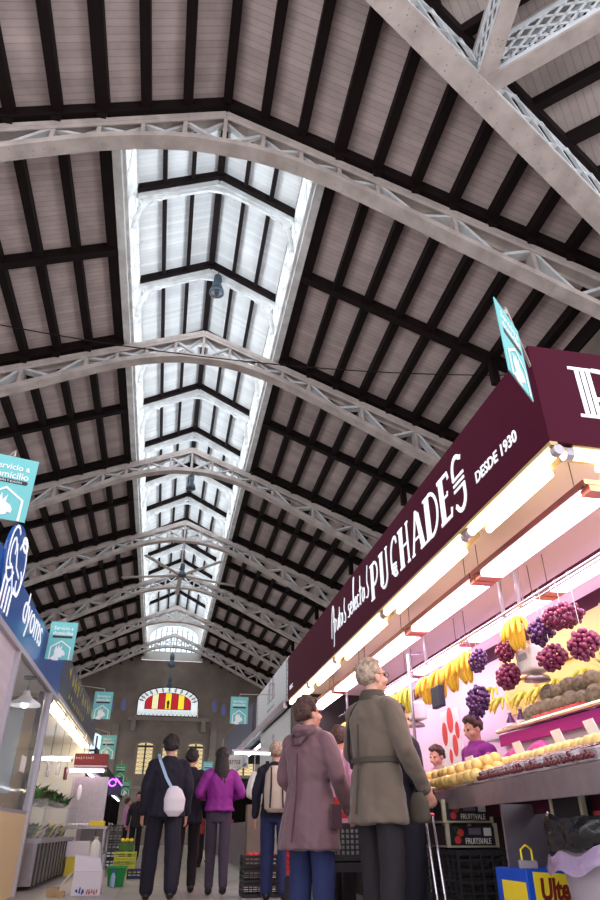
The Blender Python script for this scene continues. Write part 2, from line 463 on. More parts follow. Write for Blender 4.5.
# ---------------------------------------------------------------- camera and world
def make_camera():
    cam = bpy.data.cameras.new('camera'); o = bpy.data.objects.new('camera', cam); COL.objects.link(o)
    cam.sensor_fit = 'VERTICAL'; cam.sensor_height = 36.0; cam.lens = 640.0 / 900.0 * 36.0
    cam.clip_end = 300; cam.clip_start = 0.02
    Y = V((-145.0, -382.0, -640.0)).normalized()
    Z = V((0, -Y.z, Y.y)).normalized(); X = Y.cross(Z)
    # rows X,Y,Z are the world axes in camera coordinates -> camera-to-world rotation
    R = Matrix((X, Y, Z))
    o.matrix_world = Matrix.Translation((0, 0, 0.7)) @ R.to_4x4()
    SC.camera = o
make_camera()
w = bpy.data.worlds.new('world'); SC.world = w; w.use_nodes = True
bg = w.node_tree.nodes['Background']; bg.inputs[0].default_value = lin((236, 236, 244)); bg.inputs[1].default_value = 2.2
SC.view_settings.view_transform = 'Standard'; SC.view_settings.look = 'None'; SC.view_settings.exposure = 0.28; SC.view_settings.gamma = 1.0
# ================================================================ THE HALL
XE = 7.3          # eave distance from the ridge line
def zt(x): return 11.9 - 0.41 * abs(x)
def zroof(x): return zt(x) + 0.34
def valley(x): return 3.3 + 0.414 * abs(x)
TR = [7.05 + 6.0 * k for k in range(7)]
YW = 47.0
# floor
struct(MB().bb(-16, 16, -6, YW + 1, -0.2, 0), 'floor', 'floor')
# nave roof boards
ceil = bpy.data.objects.new('ceiling', None); COL.objects.link(ceil); tag(ceil, kind='structure')
for sgn in (-1, 1):
    b = MB()
    X0 = 2.05
    # strip beside the lantern, and the closed triangle near the crossing
    for (xa, xb, ya, yb) in ((X0, XE, None, YW), (0.0, X0, None, 7.3)):
        n = 8
        def f(u, v, xa=xa, xb=xb, yb=yb):
            x = xa + (xb - xa) * u; y0 = valley(x); return V((sgn * x, y0 + (yb - y0) * v, zroof(x)))
        b.grid(f, n, 1)
        def g(u, v, xa=xa, xb=xb, yb=yb):
            x = xa + (xb - xa) * u; y0 = valley(x); return V((sgn * x, y0 + (yb - y0) * v, zroof(x) + 0.05))
        b.grid(g, n, 1)
    o = b.build('roof_boards', 'plank', ceil)
    # wing roof beyond the valley
    def wing(u, v, dz=0.0):
        y = valley(u) - v; k = (u + (y - 3.3)) / math.sqrt(2)
        return V((sgn * u, y, 12.24 - 0.41 * k + dz))
    b = MB()
    for dz in (0, 0.05):
        b.grid(lambda u, v: wing(u * (XE + 2), v * (7.5 + u * 2), dz), 6, 6)
    wm = M['plank_wing'] if sgn > 0 else M['plank']
    b.build('wing_roof_boards', wm, ceil)
    # valley beams, dark
    b = MB()
    a0 = V((0, 3.3, zroof(0) - 0.1)); a1 = V((sgn * (XE + .3), valley(XE + .3), zroof(XE + .3) - 0.1))
    dv = V((0, -0.22, 0))
    b.beam(a0 + dv, a1 + dv, 0.16, 0.22); b.beam(a0 - dv, a1 - dv, 0.14, 0.2)
    b.build('valley_beam', 'dark_steel', ceil)
    # wing purlins parallel to (1,-1) and one rafter
    for k in range(1, 12):
        kk = 0.66 * k
        # point on valley where (u + .414u)/1.414 = kk -> u = kk
        p0 = wing(kk, 0.25, -0.12); 
        d = V((sgn * 1, -1, 0)) / math.sqrt(2)
        p1 = p0 + d * min(7.0, (XE + 2.5 - kk) * 1.41)
        MB().beam(p0, p1, 0.14, 0.2).build('wing_purlin', 'dark_steel', ceil)
    for q in (1.35, 4.2):
        # rafter running up the wing slope
        p0 = wing(0.6, 0.0, -0.12) 
        base = V((0, 3.3, 12.12)) + V((sgn * 1, -1, 0)) / math.sqrt(2) * q
        up = V((sgn * 1, 1, 0)) / math.sqrt(2)
        MB().beam(base, base + up * 2.4 * q * .9 + V((0, 0, -0.41 * 2.4 * q * .9)), 0.16, 0.2).build('wing_rafter', 'dark_steel', ceil)
    # purlins
    for k in range(0, 11):
        x = 0.69 * k
        if k == 0 and sgn < 0: continue
        y1 = YW if k >= 3 else 7.2
        w_ = 0.165 if k != 3 else 0.22
        MB().bb(sgn * x - w_ / 2, sgn * x + w_ / 2, valley(x) + .05, y1, zroof(x) - 0.2, zroof(x) - 0.005).build('purlin', 'dark_steel', ceil)
    # rafters at and between the trusses
    ys = []
    for y in TR: ys += [y - 0.1, y + 2.95]
    for y in ys:
        if y > YW - 1: continue
        xs = (2.0, XE) if y > 7.2 else (0.0, XE)
        a = V((sgn * xs[0], y, zroof(xs[0]) - 0.13)); c = V((sgn * xs[1], y, zroof(xs[1]) - 0.13))
        MB().beam(a, c, 0.17, 0.24).build('rafter', 'dark_steel', ceil)
    MB().bb(sgn * XE, sgn * (XE + .2), 6, YW, zroof(XE) - 0.35, zroof(XE) + .05).build('eave_beam', 'dark_steel', ceil)
    # eave strut knees under the ninth purlin
    for y in TR[:5]:
        MB().bb(sgn * 6.15, sgn * 6.3, y + 2.9, y + 3.05, zroof(6.25) - .75, zroof(6.25) - .18).build('eave_brace', 'dark_steel', ceil)

# side walls above the aisles (clerestory strip, mostly hidden by the stalls)
for sgn, nm in ((-1, 'left'), (1, 'right')):
    w_ = struct(MB().bb(sgn * (XE + .05), sgn * (XE + .3), 6.2, YW, 6.6, zroof(XE)), 'wall_' + nm, 'stone')

# lantern (raised roof light)
LZ, LR = 13.98, 15.0
for sgn, nm in ((-1, 'left'), (1, 'right')):
    x = 1.98 * sgn
    wl_ = bpy.data.objects.new('wall_lantern_' + nm, None); COL.objects.link(wl_); tag(wl_, kind='structure')
    # lower white moulding band, upper beam
    b = MB()
    for (x0, x1, z0, z1) in ((1.8, 1.96, 11.2, 11.5), (1.74, 1.84, 11.36, 11.44), (1.9, 2.1, 13.75, 13.98)):
        b.bb(sgn * x0, sgn * x1, 7.3, YW - 0.4, z0, z1)
    b.build('lantern_moulding', 'white_steel', wl_)
    b = MB().bb(sgn * 2.04, sgn * 2.07, 7.3, YW - .4, 11.42, 13.75); b.build('lantern_glazing', 'frosted', wl_)
    y = 7.5; k = 0
    b = MB()
    while y < YW - 0.6:
        b.bb(sgn * 1.9, sgn * 2.04, y - 0.05, y + 0.05, 11.28, 13.75)
        # sloping bars of the lantern side
        b.beam((x, y + .05, 11.3), (x, y + 1.45, 13.7), 0.05, 0.06, up=(1, 0, 0))
        b.beam((x, y + 1.45, 11.3), (x, y + .05, 13.7), 0.05, 0.06, up=(1, 0, 0))
        for j in range(6):
            z = 11.6 + j * 0.4
            b.box((sgn * 1.97, y + .75, z), (0.12, 1.4, 0.03), Matrix.Rotation(sgn * 0.6, 3, 'Y'))
        y += 1.5
    b.build('lantern_louvres', 'white_steel', wl_)
def lz(x): return LR - (LR - LZ) * abs(x) / 1.95
b = MB()
for sgn in (-1, 1):
    for dz in (0, 0.05):
        b._add([V((0, 7.2, LR + dz)), V((sgn * 2.15, 7.2, lz(2.15) + dz)), V((sgn * 2.15, YW, lz(2.15) + dz)), V((0, YW, LR + dz))], [(0, 1, 2, 3)])
lc = struct(b, 'ceiling_lantern', 'plank_white')
for k in range(-3, 4):
    x = 0.65 * k; wd = 0.17 if k == 0 else 0.1
    MB().bb(x - wd / 2, x + wd / 2, 7.3, YW - .3, lz(x) - 0.16, lz(x) - (0.0 if k else .02)).build('purlin', 'dark_steel', lc)
for k in range(13):
    y = 7.6 + 3.0 * k
    for sgn in (-1, 1):
        MB().beam((0, y - .12, LR - 0.1), (sgn * 1.95, y - .12, LZ - 0.1), 0.12, 0.2).build('rafter', 'dark_steel', lc)
struct(MB().bb(-2.1, 2.1, 7.15, 7.3, 11.9, 15.0), 'wall_lantern_near', 'white_steel')
# lantern arches
def lantern_arch(y, label):
    t = thing('lantern_arch', (0, y, 11.3), label, 'arch', 'curved white arches in the roof lantern')
    b = MB()
    for sgn in (-1, 1):
        b.beam((0, y, lz(0) - .3), (sgn * 1.92, y, lz(1.92) - .3), 0.14, 0.16)
    b.build('top_flange', 'white_steel', t)
    N = 22; b = MB(); pts = []
    for i in range(N + 1):
        a = PI * i / N; xx = 1.85 * math.cos(a); zz = 12.6 + 1.85 * math.sin(a) ** 0.8
        pts.append((xx, y, min(zz, lz(xx) - .42)))
    b.sweep(pts, 0.12, 0.07, up=(0, 1, 0)); b.build('curved_rib', 'white_steel', t)
    for sgn in (-1, 1):       # pierced spandrel scrolls
        b = MB()
        for (cx, cz, r) in ((1.66, 13.62, 0.13), (1.4, 13.82, 0.08), (1.76, 13.32, 0.09), (1.18, 13.98, .06)):
            ring = [(sgn * cx + r * math.cos(q * PI / 6), y, cz + r * math.sin(q * PI / 6)) for q in range(13)]
            b.sweep(ring, 0.04, 0.03, up=(0, 1, 0))
        b.build('spandrel_scroll', 'white_steel', t)
words = ['first', 'second', 'third', 'fourth', 'fifth', 'sixth', 'seventh', 'eighth', 'ninth', 'tenth', 'eleventh', 'twelfth', 'thirteenth']
for k in range(1, 12):
    lantern_arch(7.6 + 3 * k, 'curved white iron arch high in the roof lantern, %s from the camera' % words[k - 1])

# ---- roof trusses
ZB = [(0, 10.97), (.5, 10.96), (1.0, 10.87), (1.5, 10.73), (2.0, 10.55), (2.4, 10.37), (3.2, 9.98), (4, 9.57), (5.8, 8.69), (7.3, 7.97)]
def zb(x):
    x = abs(x)
    for (a, za), (c, zc) in zip(ZB, ZB[1:]):
        if x <= c: return za + (zc - za) * (x - a) / (c - a)
    return ZB[-1][1]
def make_truss():
    t = thing('roof_truss', (0, 0, 8), 'pale grey riveted steel arch truss', 'roof truss', 'riveted steel trusses spanning the hall')
    for sgn in (-1, 1):
        MB().beam((0, 0, zt(0) - .06), (sgn * XE, 0, zt(XE) - .06), 0.26, 0.1).build('top_chord', 'steel', t)
        for dy in (-.11, .11): MB().beam((0, dy, zt(0) - .15), (sgn * XE, dy, zt(XE) - .15), 0.02, 0.1).build('chord_angle', 'steel', t)
        xs = [0.25 * i for i in range(13)] + [3.4 + .3 * i for i in range(14)]
        b = MB(); b.sweep([(sgn * x, 0, zb(x) + .03) for x in xs if x <= XE], 0.27, 0.06)
        for dy in (-.11, .11): b.sweep([(sgn * x, dy, zb(x) + .09) for x in xs if x <= XE], 0.02, 0.1)
        b.build('bottom_chord', 'steel', t)
        n = 10; stp = 0.69
        for k in range(0, n + 1):
            x = stp * k
            if k == 0 and sgn < 0: continue
            if k % 2 == 0 or x < 3:
                b = MB()
                b.bb(sgn * x - .035, sgn * x + .035, -.1, .1, zb(x) + .06, zt(x) - .1)
                b.build('vertical_post', 'steel', t)
        for k in range(0, n):
            x0, x1 = stp * k, stp * (k + 1)
            if x1 > XE: x1 = XE
            if k < 4:      # crossed bracing near the crown
                for (a, c, dy) in ((zb(x0) + .08, zt(x1) - .14, -.03), (zt(x0) - .14, zb(x1) + .08, .03)):
                    MB().beam((sgn * x0, dy, a), (sgn * x1, dy, c), 0.06, 0.07, up=(0, 1, 0)).build('cross_brace', 'truss_web', t)
            elif k % 2 == 0:
                MB().beam((sgn * x0, 0, zt(x0) - .14), (sgn * x1, 0, zb(x1) + .08), 0.06, 0.2, up=(0, 1, 0)).build('diagonal_brace', 'truss_web', t)
            else:
                MB().beam((sgn * x0, 0, zb(x0) + .08), (sgn * x1, 0, zt(x1) - .14), 0.06, 0.2, up=(0, 1, 0)).build('diagonal_brace', 'truss_web', t)
        # purlin shoes
        for k in range(3, 11): MB().bb(sgn * stp * k - .08, sgn * stp * k + .08, -.17, .17, zt(stp * k) - .02, zroof(stp * k) - .2).build('purlin_shoe', 'dark_steel', t)
    return t
pt = make_truss()
tl = ['pale riveted roof truss nearest the camera, crossing above the hanging lamp', 'riveted roof truss second from the camera, below the first lantern lamp',
      'riveted roof truss third from the camera with a small lamp at its crown', 'riveted roof truss fourth from the camera with the ceiling fan below it',
      'riveted roof truss fifth from the camera', 'riveted roof truss sixth from the camera', 'riveted roof truss farthest away, next to the end wall']
for i, y in enumerate(TR):
    if i == 0: pt.location = (0, y, 8); pt['label'] = tl[0]
    else: copy_tree(pt, loc=(0, y, 8), label=tl[i])

# ---- diagonal box girder and its lattice arms on the right
t = thing('diagonal_girder', (4.0, 4.9, 9.3), 'broad riveted box girder running diagonally at the upper right', 'girder')
def gp(x, dz=0, dn=0):     # along the valley
    n = V((-0.383, 0.924, 0)); return V((x, valley(x) - 0.05, 11.42 - 0.41 * x + dz)) + n * dn
xa, xb = 0.2, 9.2
MB().beam(gp(xa, -.02 - .05), gp(xb, -.02 - .05), 0.36, 0.06).build('bottom_plate', 'steel', t)
MB().beam(gp(xa, .62), gp(xb, .62), 0.36, 0.06).build('top_plate', 'steel', t)
for dn in (-.15, .15):
    b = MB(); b.beam(gp(xa, .02, dn), gp(xb, .02, dn), 0.02, 0.12); b.beam(gp(xa, .54, dn), gp(xb, .54, dn), 0.02, 0.12)
    b.build('chord_angle', 'lattice_steel', t)
    k = 0; x = xa; b = MB()
    while x < xb - .5:
        b.beam(gp(x, .05, dn), gp(x + .5, .55, dn), .015, .06, up=(0, 1, 0)); b.beam(gp(x + .5, .05, dn), gp(x, .55, dn), .015, .06, up=(0, 1, 0)); x += .5
    b.build('lattice_web', 'lattice_steel', t)
node = gp(3.62, 0.0, 0.0)
def lattice_girder(name, a, d, L, depth, w, label):
    """box girder of two chords with crossed flat lattice between them"""
    a = V(a); d = V(d).normalized()
    t = thing(name, a, label, 'girder')
    upv = V((0, 0, 1)); upv = (upv - d * upv.dot(d)).normalized(); sd = d.cross(upv)
    e = a + d * L
    MB().beam(a, e, w, 0.05, up=upv).build('bottom_flange', 'steel', t)
    MB().beam(a + upv * depth, e + upv * depth, w, 0.05, up=upv).build('top_flange', 'steel', t)
    for s_ in (-1, 1):
        o_ = sd * s_ * (w / 2 - .02)
        b = MB()
        b.beam(a + o_ + upv * .07, e + o_ + upv * .07, .02, .1, up=upv); b.beam(a + o_ + upv * (depth - .07), e + o_ + upv * (depth - .07), .02, .1, up=upv)
        st = 0.27; n = int(L / st); k = depth / st
        kk = int(k) + 1
        for i in range(-kk, n):
            for sg in (0, 1):
                s0, s1 = i * st, i * st + depth
                za, zc = (0.05, depth - .05) if sg == 0 else (depth - .05, 0.05)
                # clip to span
                def cl(q):
                    q = min(max(q, 0), L); return q
                if s1 <= 0 or s0 >= L: continue
                c0, c1 = cl(s0), cl(s1)
                z0 = za + (zc - za) * (c0 - s0) / depth; z1 = za + (zc - za) * (c1 - s0) / depth
                b.beam(a + o_ + d * c0 + upv * z0, a + o_ + d * c1 + upv * z1, .012, .045, up=sd.cross(d))
        b.build('lattice_web', 'lattice_steel', t)
    return t
s2 = 1 / math.sqrt(2)
lattice_girder('lattice_girder', node + V((0.05, -0.12, .02)), (s2, -s2, 0.0), 5.0, 0.8, 0.26, 'white crisscross lattice girder running up to the right from the diagonal girder')
lattice_girder('lattice_post', node + V((-.02, -0.12, .02)), (-0.1, -1, 0.06), 4.0, 0.6, 0.24, 'narrow white lattice arm rising to the top edge from the diagonal girder')

# ---- end wall
def arch_pts(cx, z0, w_, zs, r, n=10, y=0, d=0):
    pts = [(cx - w_ / 2, z0), (cx + w_ / 2, z0), (cx + w_ / 2, zs)]
    pts += [(cx + w_ / 2 * math.cos(PI * i / n), zs + r * math.sin(PI * i / n)) for i in range(1, n)]
    pts += [(cx - w_ / 2, zs)]
    return pts
endp = Plane((0, YW, 0), (1, 0, 0), (0, 0, 1), (0, -1, 0))
b = MB(); endp.fill(b, [(-16, -.1), (16, -.1), (16, 7.5), (XE, zroof(XE)), (2.1, zroof(2.1)), (2.1, 11.0), (-2.1, 11.0), (-2.1, zroof(2.1)), (-XE, zroof(XE)), (-16, 7.5)], d=-.4, th=.4)
we = struct(b, 'wall_end', 'stone')
b = MB(); b.bb(-2.5, 2.9, YW - .35, YW, 7.05, 7.3)
for x in (-2.1, 2.5): b.bb(x - .15, x + .15, YW - .3, YW, 6.4, 7.05)
b.build('ledge', 'stone_trim', we)
b = MB()
for x in (-6.0, -3.2, 3.2, 6.2): b.bb(x - .2, x + .2, YW - .12, YW, 0, 6.8)
b.bb(-9, 9, YW - .12, YW, 3.0, 3.2)
b.build('pilaster_course', 'stone_trim', we)
# striped fanlight
wn = bpy.data.objects.new('window_1', None); COL.objects.link(wn); wn.location = (0, YW, 7.3); tag(wn, kind='structure')
cx = 0.02; W = 4.1
b = MB(); endp.fill(b, arch_pts(cx, 7.35, W, 8.3, .95, 16), d=0.02, th=.05); b.build('border_glass', 'stain_white', wn)
b = MB(); endp.fill(b, arch_pts(cx, 7.78, 3.1, 8.2, .68, 16), d=0.08, th=.02); b.build('window_leading', 'lead', wn)
cols = ['stain_red', 'stain_cream', 'stain_red', 'stain_yellow', 'stain_red', 'stain_yellow', 'stain_red']
for i, c in enumerate(cols):
    x0 = cx - 1.52 + i * 3.04 / 7 + .025; x1 = x0 + 3.04 / 7 - .05
    def top(x): return 8.2 + .64 * math.sqrt(max(0, 1 - ((x - cx) / 1.56) ** 2))
    b = MB(); endp.fill(b, [(x0, 7.82), (x1, 7.82), (x1, top(x1)), ((x0 + x1) / 2, top((x0 + x1) / 2)), (x0, top(x0))], d=.1, th=.02); b.build('pane', c, wn)
b = MB(); endp.fill(b, [(cx - .07, 7.86), (cx + .07, 7.86), (cx + .06, 8.05), (cx + .1, 8.25), (cx, 8.4), (cx - .1, 8.25), (cx - .06, 8.05)], d=.12, th=.02); b.build('emblem', 'lead', wn)
b = MB()
for i in range(13):
    a = PI * (i + .5) / 13
    p0 = (cx + 1.62 * math.cos(a), 8.2 + .7 * math.sin(a)); p1 = (cx + 1.98 * math.cos(a), 8.3 + .9 * math.sin(a))
    endp.stroke(b, [p0, p1], .05, d=.08, th=.02)
    endp.stroke(b, [(cx + 1.8 * math.cos(a) + .08 * math.cos(q), 8.25 + .8 * math.sin(a) + .08 * math.sin(q)) for q in [j * PI / 4 for j in range(9)]], .025, d=.08, th=.02)
for i in range(16):
    x = cx - 1.95 + i * .26; endp.stroke(b, [(x, 7.4), (x + .13, 7.7), (x + .26, 7.4)], .03, d=.08, th=.02)
endp.stroke(b, arch_pts(cx, 7.37, W - .06, 8.3, .93, 16) + [(cx - W / 2 + .03, 7.37)], .07, d=.08, th=.03)
b.build('tracery', 'lead', wn)
# tall paired windows and arched side windows
def lancet(n, cx, z0, w_, zs, lights, m='amber_glass', r=None):
    o = bpy.data.objects.new('window_%d' % n, None); COL.objects.link(o); o.location = (cx, YW, z0); tag(o, kind='structure')
    r = w_ / 2 if r is None else r
    b = MB(); endp.fill(b, arch_pts(cx, z0 - .1, w_ + .3, zs, r + .15), d=.0, th=.06); b.build('window_surround', 'stone_trim', o)
    b = MB(); endp.fill(b, arch_pts(cx, z0, w_, zs, r), d=.061, th=.02); b.build('pane', m, o)
    b = MB()
    for i in range(1, lights): x = cx - w_ / 2 + w_ * i / lights; endp.stroke(b, [(x, z0), (x, zs + r * .8)], .1, d=.085, th=.04)
    endp.stroke(b, [(cx - w_ / 2, zs - .1), (cx + w_ / 2, zs - .1)], .12, d=.085, th=.04)
    for k in range(lights):
        for j in range(7):
            zz = z0 + (zs - z0) * (j + .5) / 7; x0 = cx - w_ / 2 + w_ * k / lights; x1 = x0 + w_ / lights
            endp.stroke(b, [(x0, zz), ((x0 + x1) / 2, zz + .12), (x1, zz)], .014, d=.085, th=.02); endp.stroke(b, [(x0, zz + .1), ((x0 + x1) / 2, zz - .02), (x1, zz + .1)], .014, d=.085, th=.02)
    b.build('window_leading', 'lead', o)
lancet(2, -1.15, 3.9, .95, 5.6, 2, r=.12)
lancet(3, .45, 3.9, .95, 5.6, 2, r=.12)
lancet(4, 2.1, 3.9, .95, 5.6, 2, r=.12)
lancet(5, 5.0, 3.9, 1.9, 5.3, 3)
lancet(6, -4.6, 3.9, 1.9, 5.3, 3, 'sky_glass')
n = 7
for x, z in ((-4.6, 7.7), (-3.7, 7.9), (-2.9, 8.0), (3.15, 8.1), (3.8, 7.85), (4.5, 7.6)):
    o = bpy.data.objects.new('window_%d' % n, None); COL.objects.link(o); o.location = (x, YW, z); tag(o, kind='structure'); n += 1
    b = MB(); endp.fill(b, arch_pts(x, z - .35, .42, z + .1, .35, 8), d=.0, th=.05); b.build('window_surround', 'stone_trim', o)
    b = MB(); endp.fill(b, arch_pts(x, z - .3, .3, z + .1, .26, 8), d=.051, th=.02); b.build('pane', 'stain_blue', o)
# lantern end window
o = bpy.data.objects.new('window_%d' % n, None); COL.objects.link(o); o.location = (0, YW - .3, 11); tag(o, kind='structure')
lp = Plane((0, YW - .3, 0), (1, 0, 0), (0, 0, 1), (0, -1, 0))
b = MB(); lp.fill(b, [(-2.1, 10.95), (2.1, 10.95), (2.1, 14.0), (0, 15.05), (-2.1, 14.0)], th=.05); b.build('window_surround', 'pale_plaster', o)
b = MB(); lp.fill(b, arch_pts(0, 11.55, 3.3, 12.5, .85, 14), d=.055, th=.02); b.build('pane', 'sky_glass', o)
b = MB()
for i in range(1, 9): x = -1.65 + 3.3 * i / 9; lp.stroke(b, [(x, 11.55), (x, 12.5 + .8 * math.sqrt(1 - (x / 1.65) ** 2))], .09, d=.08, th=.02)
for z in (11.9, 12.25, 12.6, 12.95): lp.stroke(b, [(-1.6 if z < 12.7 else -1.2, z), (1.6 if z < 12.7 else 1.2, z)], .04, d=.08, th=.02)
b.build('glazing_bar', 'pale_plaster', o)

# ---- lamps hanging under the ridge
def pendant(x, y, z, ztop, label, s=1.0):
    t = thing('pendant_lamp', (x, y, z), label, 'lamp', 'dark lamps hanging along the ridge')
    MB().tube([(x, y, z + .62 * s), (x, y, ztop)], .018 * s, 6).build('cord', 'lamp_body', t)
    MB().lathe((x, y, z), [(.11 * s, .66 * s), (.12 * s, .45 * s), (.1 * s, .34 * s), (.1 * s, .3 * s)], 16).build('ballast_housing', 'lamp_body', t, smooth=True)
    MB().lathe((x, y, z), [(.09 * s, .32 * s), (.15 * s, .24 * s), (.2 * s, .1 * s), (.21 * s, .0), (.17 * s, .0), (.1 * s, .18 * s)], 18).build('reflector', 'lamp_body', t, smooth=True)
    MB().lathe((x, y, z), [(.165 * s, .02 * s), (.16 * s, -.01 * s), (.02 * s, -.03 * s)], 16).build('lamp_glass', 'lamp_glass', t, smooth=True)
pendant(0.22, 13.5, 13.8, 14.85, 'slate blue lamp hanging in the lantern between first and second truss')
pendant(0.05, 19.0, 10.35, 11.8, 'dark lamp hanging at the crown of the third truss', .75)
pendant(0.05, 24.7, 9.35, 11.0, 'dark lamp on a pole under the fourth truss', .8)
pendant(0.0, 42.0, 9.55, 11.0, 'small dark lamp hanging in front of the far lantern window', 1.2)
pendant(0.0, 45.5, 8.95, 11.0, 'lamp on a long cord just above the striped window', 1.0)
# big ceiling fan
FX, FY, FZ = 0.0, 26.0, 9.85
t = thing('ceiling_fan', (FX, FY, FZ), 'large ceiling fan with long grey blades below the fourth truss', 'fan')
MB().tube([(FX, FY, FZ), (FX, FY, zroof(0) - .9)], .03, 8).build('pole', 'steel', t)
MB().lathe((FX, FY, FZ - .1), [(.05, 0), (.18, .03), (.18, .16), (.06, .22)], 16).build('hub', 'steel', t)
for k in range(5):
    a = math.radians(20 + 72 * k)
    MB().beam((FX + .15 * math.cos(a), FY + .15 * math.sin(a), FZ), (FX + 2.5 * math.cos(a), FY + 2.5 * math.sin(a), FZ), 0.17, 0.03).build('blade', 'steel', t)
# tie cable
b = MB(); b.tube([(-6.6 + 13.2 * i / 20, 10.2, 8.85 + 1.35 * (abs(i / 10 - 1)) ** 2 * .0 + .5 * ((i / 10 - 1) ** 2)) for i in range(21)], .012, 5)
tag(b.build('wire', 'dark_steel'), 'thin dark wire slung across the hall below the lantern', 'wire')
# ================================================================ THE FRUIT STALL ON THE RIGHT
_Y = V((-145.0, -382.0, -640.0)).normalized(); _Z = V((0, -_Y.z, _Y.y)).normalized(); _X = _Y.cross(_Z)
def at(px, py, ax, val):
    """the point seen at px,py of the 600x900 photo that lies on the plane ax = val"""
    d = V((px - 300, 450 - py, -640)); r = V((d.dot(_X), d.dot(_Y), d.dot(_Z))); o = V((0, 0, 0.7)); i = 'xyz'.index(ax)
    return o + r * ((val - o[i]) / r[i])

XF, Y0, Y1, ZF0, ZF1 = 2.1, 2.93, 11.95, 2.72, 3.46
fas = thing('stall_fascia', (XF, Y0, ZF0), 'long maroon fascia of the fruit stall with white art deco lettering', 'sign')
fbd = MB().bb(XF, XF + .06, Y0, Y1, ZF0, ZF1).build('front_board', 'maroon', fas)
rbd = MB().bb(XF + .06, 7.0, Y0, Y0 + .06, ZF0, ZF1).build('return_board', 'maroon', fas)
MB().bb(XF, XF + .05, Y0, Y1, ZF0 - .025, ZF0).build('edge_trim', 'brass_trim', fas)
FP = Plane((XF, 0, 0), (0, -1, 0), (0, 0, 1), (-1, 0, 0))   # a = -y
NP = Plane((0, Y0, 0), (1, 0, 0), (0, 0, 1), (0, -1, 0))
def deco(pl, ch, a, b, w_, h, m='sign_white'):
    """art deco capital: heavy left stem of parallel bars, thin curves"""
    k = h / 0.4; t = 0.022 * k; T = 0.034 * k; mb = MB()
    P = lambda q: [(a + x * w_, b + y * h) for x, y in q]
    S = lambda q, ww=t: pl.stroke(mb, P(q), ww, d=.002)
    def stem(x=0.08, n=3, y0=0, y1=1):
        for i in range(n): S([(x + i * .115, y0), (x + i * .115, y1)], T * .85)
    A = lambda cx, cy, rx, ry, a0, a1, n=12: arc(cx, cy, rx, ry, a0, a1, n)
    if ch == 'P':
        stem(); S([(-.08, .985), (.45, .985)]); S([(-.06, .015), (.4, .015)]); S([(.4, .985)] + A(.45, .68, .4, .305, 90, -90) + [(.33, .375)], T)
    elif ch == 'U':
        stem(y0=.12); S([(-.08, .985), (.4, .985)]); S([(.08, .14)] + A(.45, .3, .37, .29, 195, 345) + [(.82, .3), (.82, 1)], T); S([(.7, .985), (.95, .985)])
    elif ch == 'C':
        S(A(.62, .5, .48, .49, 70, 290, 20), T); S([(.78, .96), (.84, .8)], T); 
        for i in range(3): S([(.14, .34 - i * .09), (.72, .30 - i * .09)], T * .8)
    elif ch == 'H':
        stem(); S([(-.08, .985), (.4, .985)]); S([(-.06, .015), (.4, .015)]); S([(.33, .5), (.8, .5)]); S([(.82, 0), (.82, 1)], T); S([(.7, .985), (.95, .985)]); S([(.7, .015), (.95, .015)])
    elif ch == 'A':
        S([(.0, 0), (.42, 1)], T)
        for i in range(3): S([(.42 + i * .1, 1 - i * .06), (.72 + i * .1, 0)], T * .85)
        S([(.2, .33), (.62, .33)]); S([(-.1, .015), (.14, .015)]); S([(.62, .015), (1.02, .015)])
    elif ch == 'D':
        stem(); S([(-.08, .985), (.42, .985)]); S([(-.06, .015), (.42, .015)]); S([(.38, .985)] + A(.4, .5, .52, .485, 90, -90, 16) + [(.38, .015)], T)
    elif ch == 'E':
        stem(); S([(-.08, .985), (.8, .985), (.84, .84)], T); S([(.33, .52), (.66, .52), (.68, .6)]); S([(-.06, .015), (.82, .015), (.88, .18)], T)
    elif ch == 'S':
        S([(.84, .9)] + A(.48, .74, .34, .25, 50, 190, 12) + [(.14, .6)], T); S([(.12, .14)] + A(.5, .25, .36, .25, 215, 370, 14) + [(.86, .42)], T)
        for i in range(3): S([(.1, .40 + i * .105), (.92, .40 + i * .105)], T * .6)
    return mb
word = 'PUCHADES'; ys = [6.62, 6.28, 5.93, 5.63, 5.27, 4.92, 4.57, 4.30]; ws = [.29, .29, .26, .29, .31, .31, .25, .25]
for ch, y, w_ in zip(word, ys, ws):
    hh = .40 if ch != 'S' else .47
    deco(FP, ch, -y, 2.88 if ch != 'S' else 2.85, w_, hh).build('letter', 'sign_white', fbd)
# the wordmark on the return, starting with P
for i, (ch, w_) in enumerate(zip(word, [.36, .36, .3, .36, .36, .36, .3, .3])):
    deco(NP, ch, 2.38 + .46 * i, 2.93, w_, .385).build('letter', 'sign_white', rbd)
text_mesh('DESDE 1930', .125, FP, -3.9, 2.93, 'sign_white', fbd, sx=.98, bold=.002)
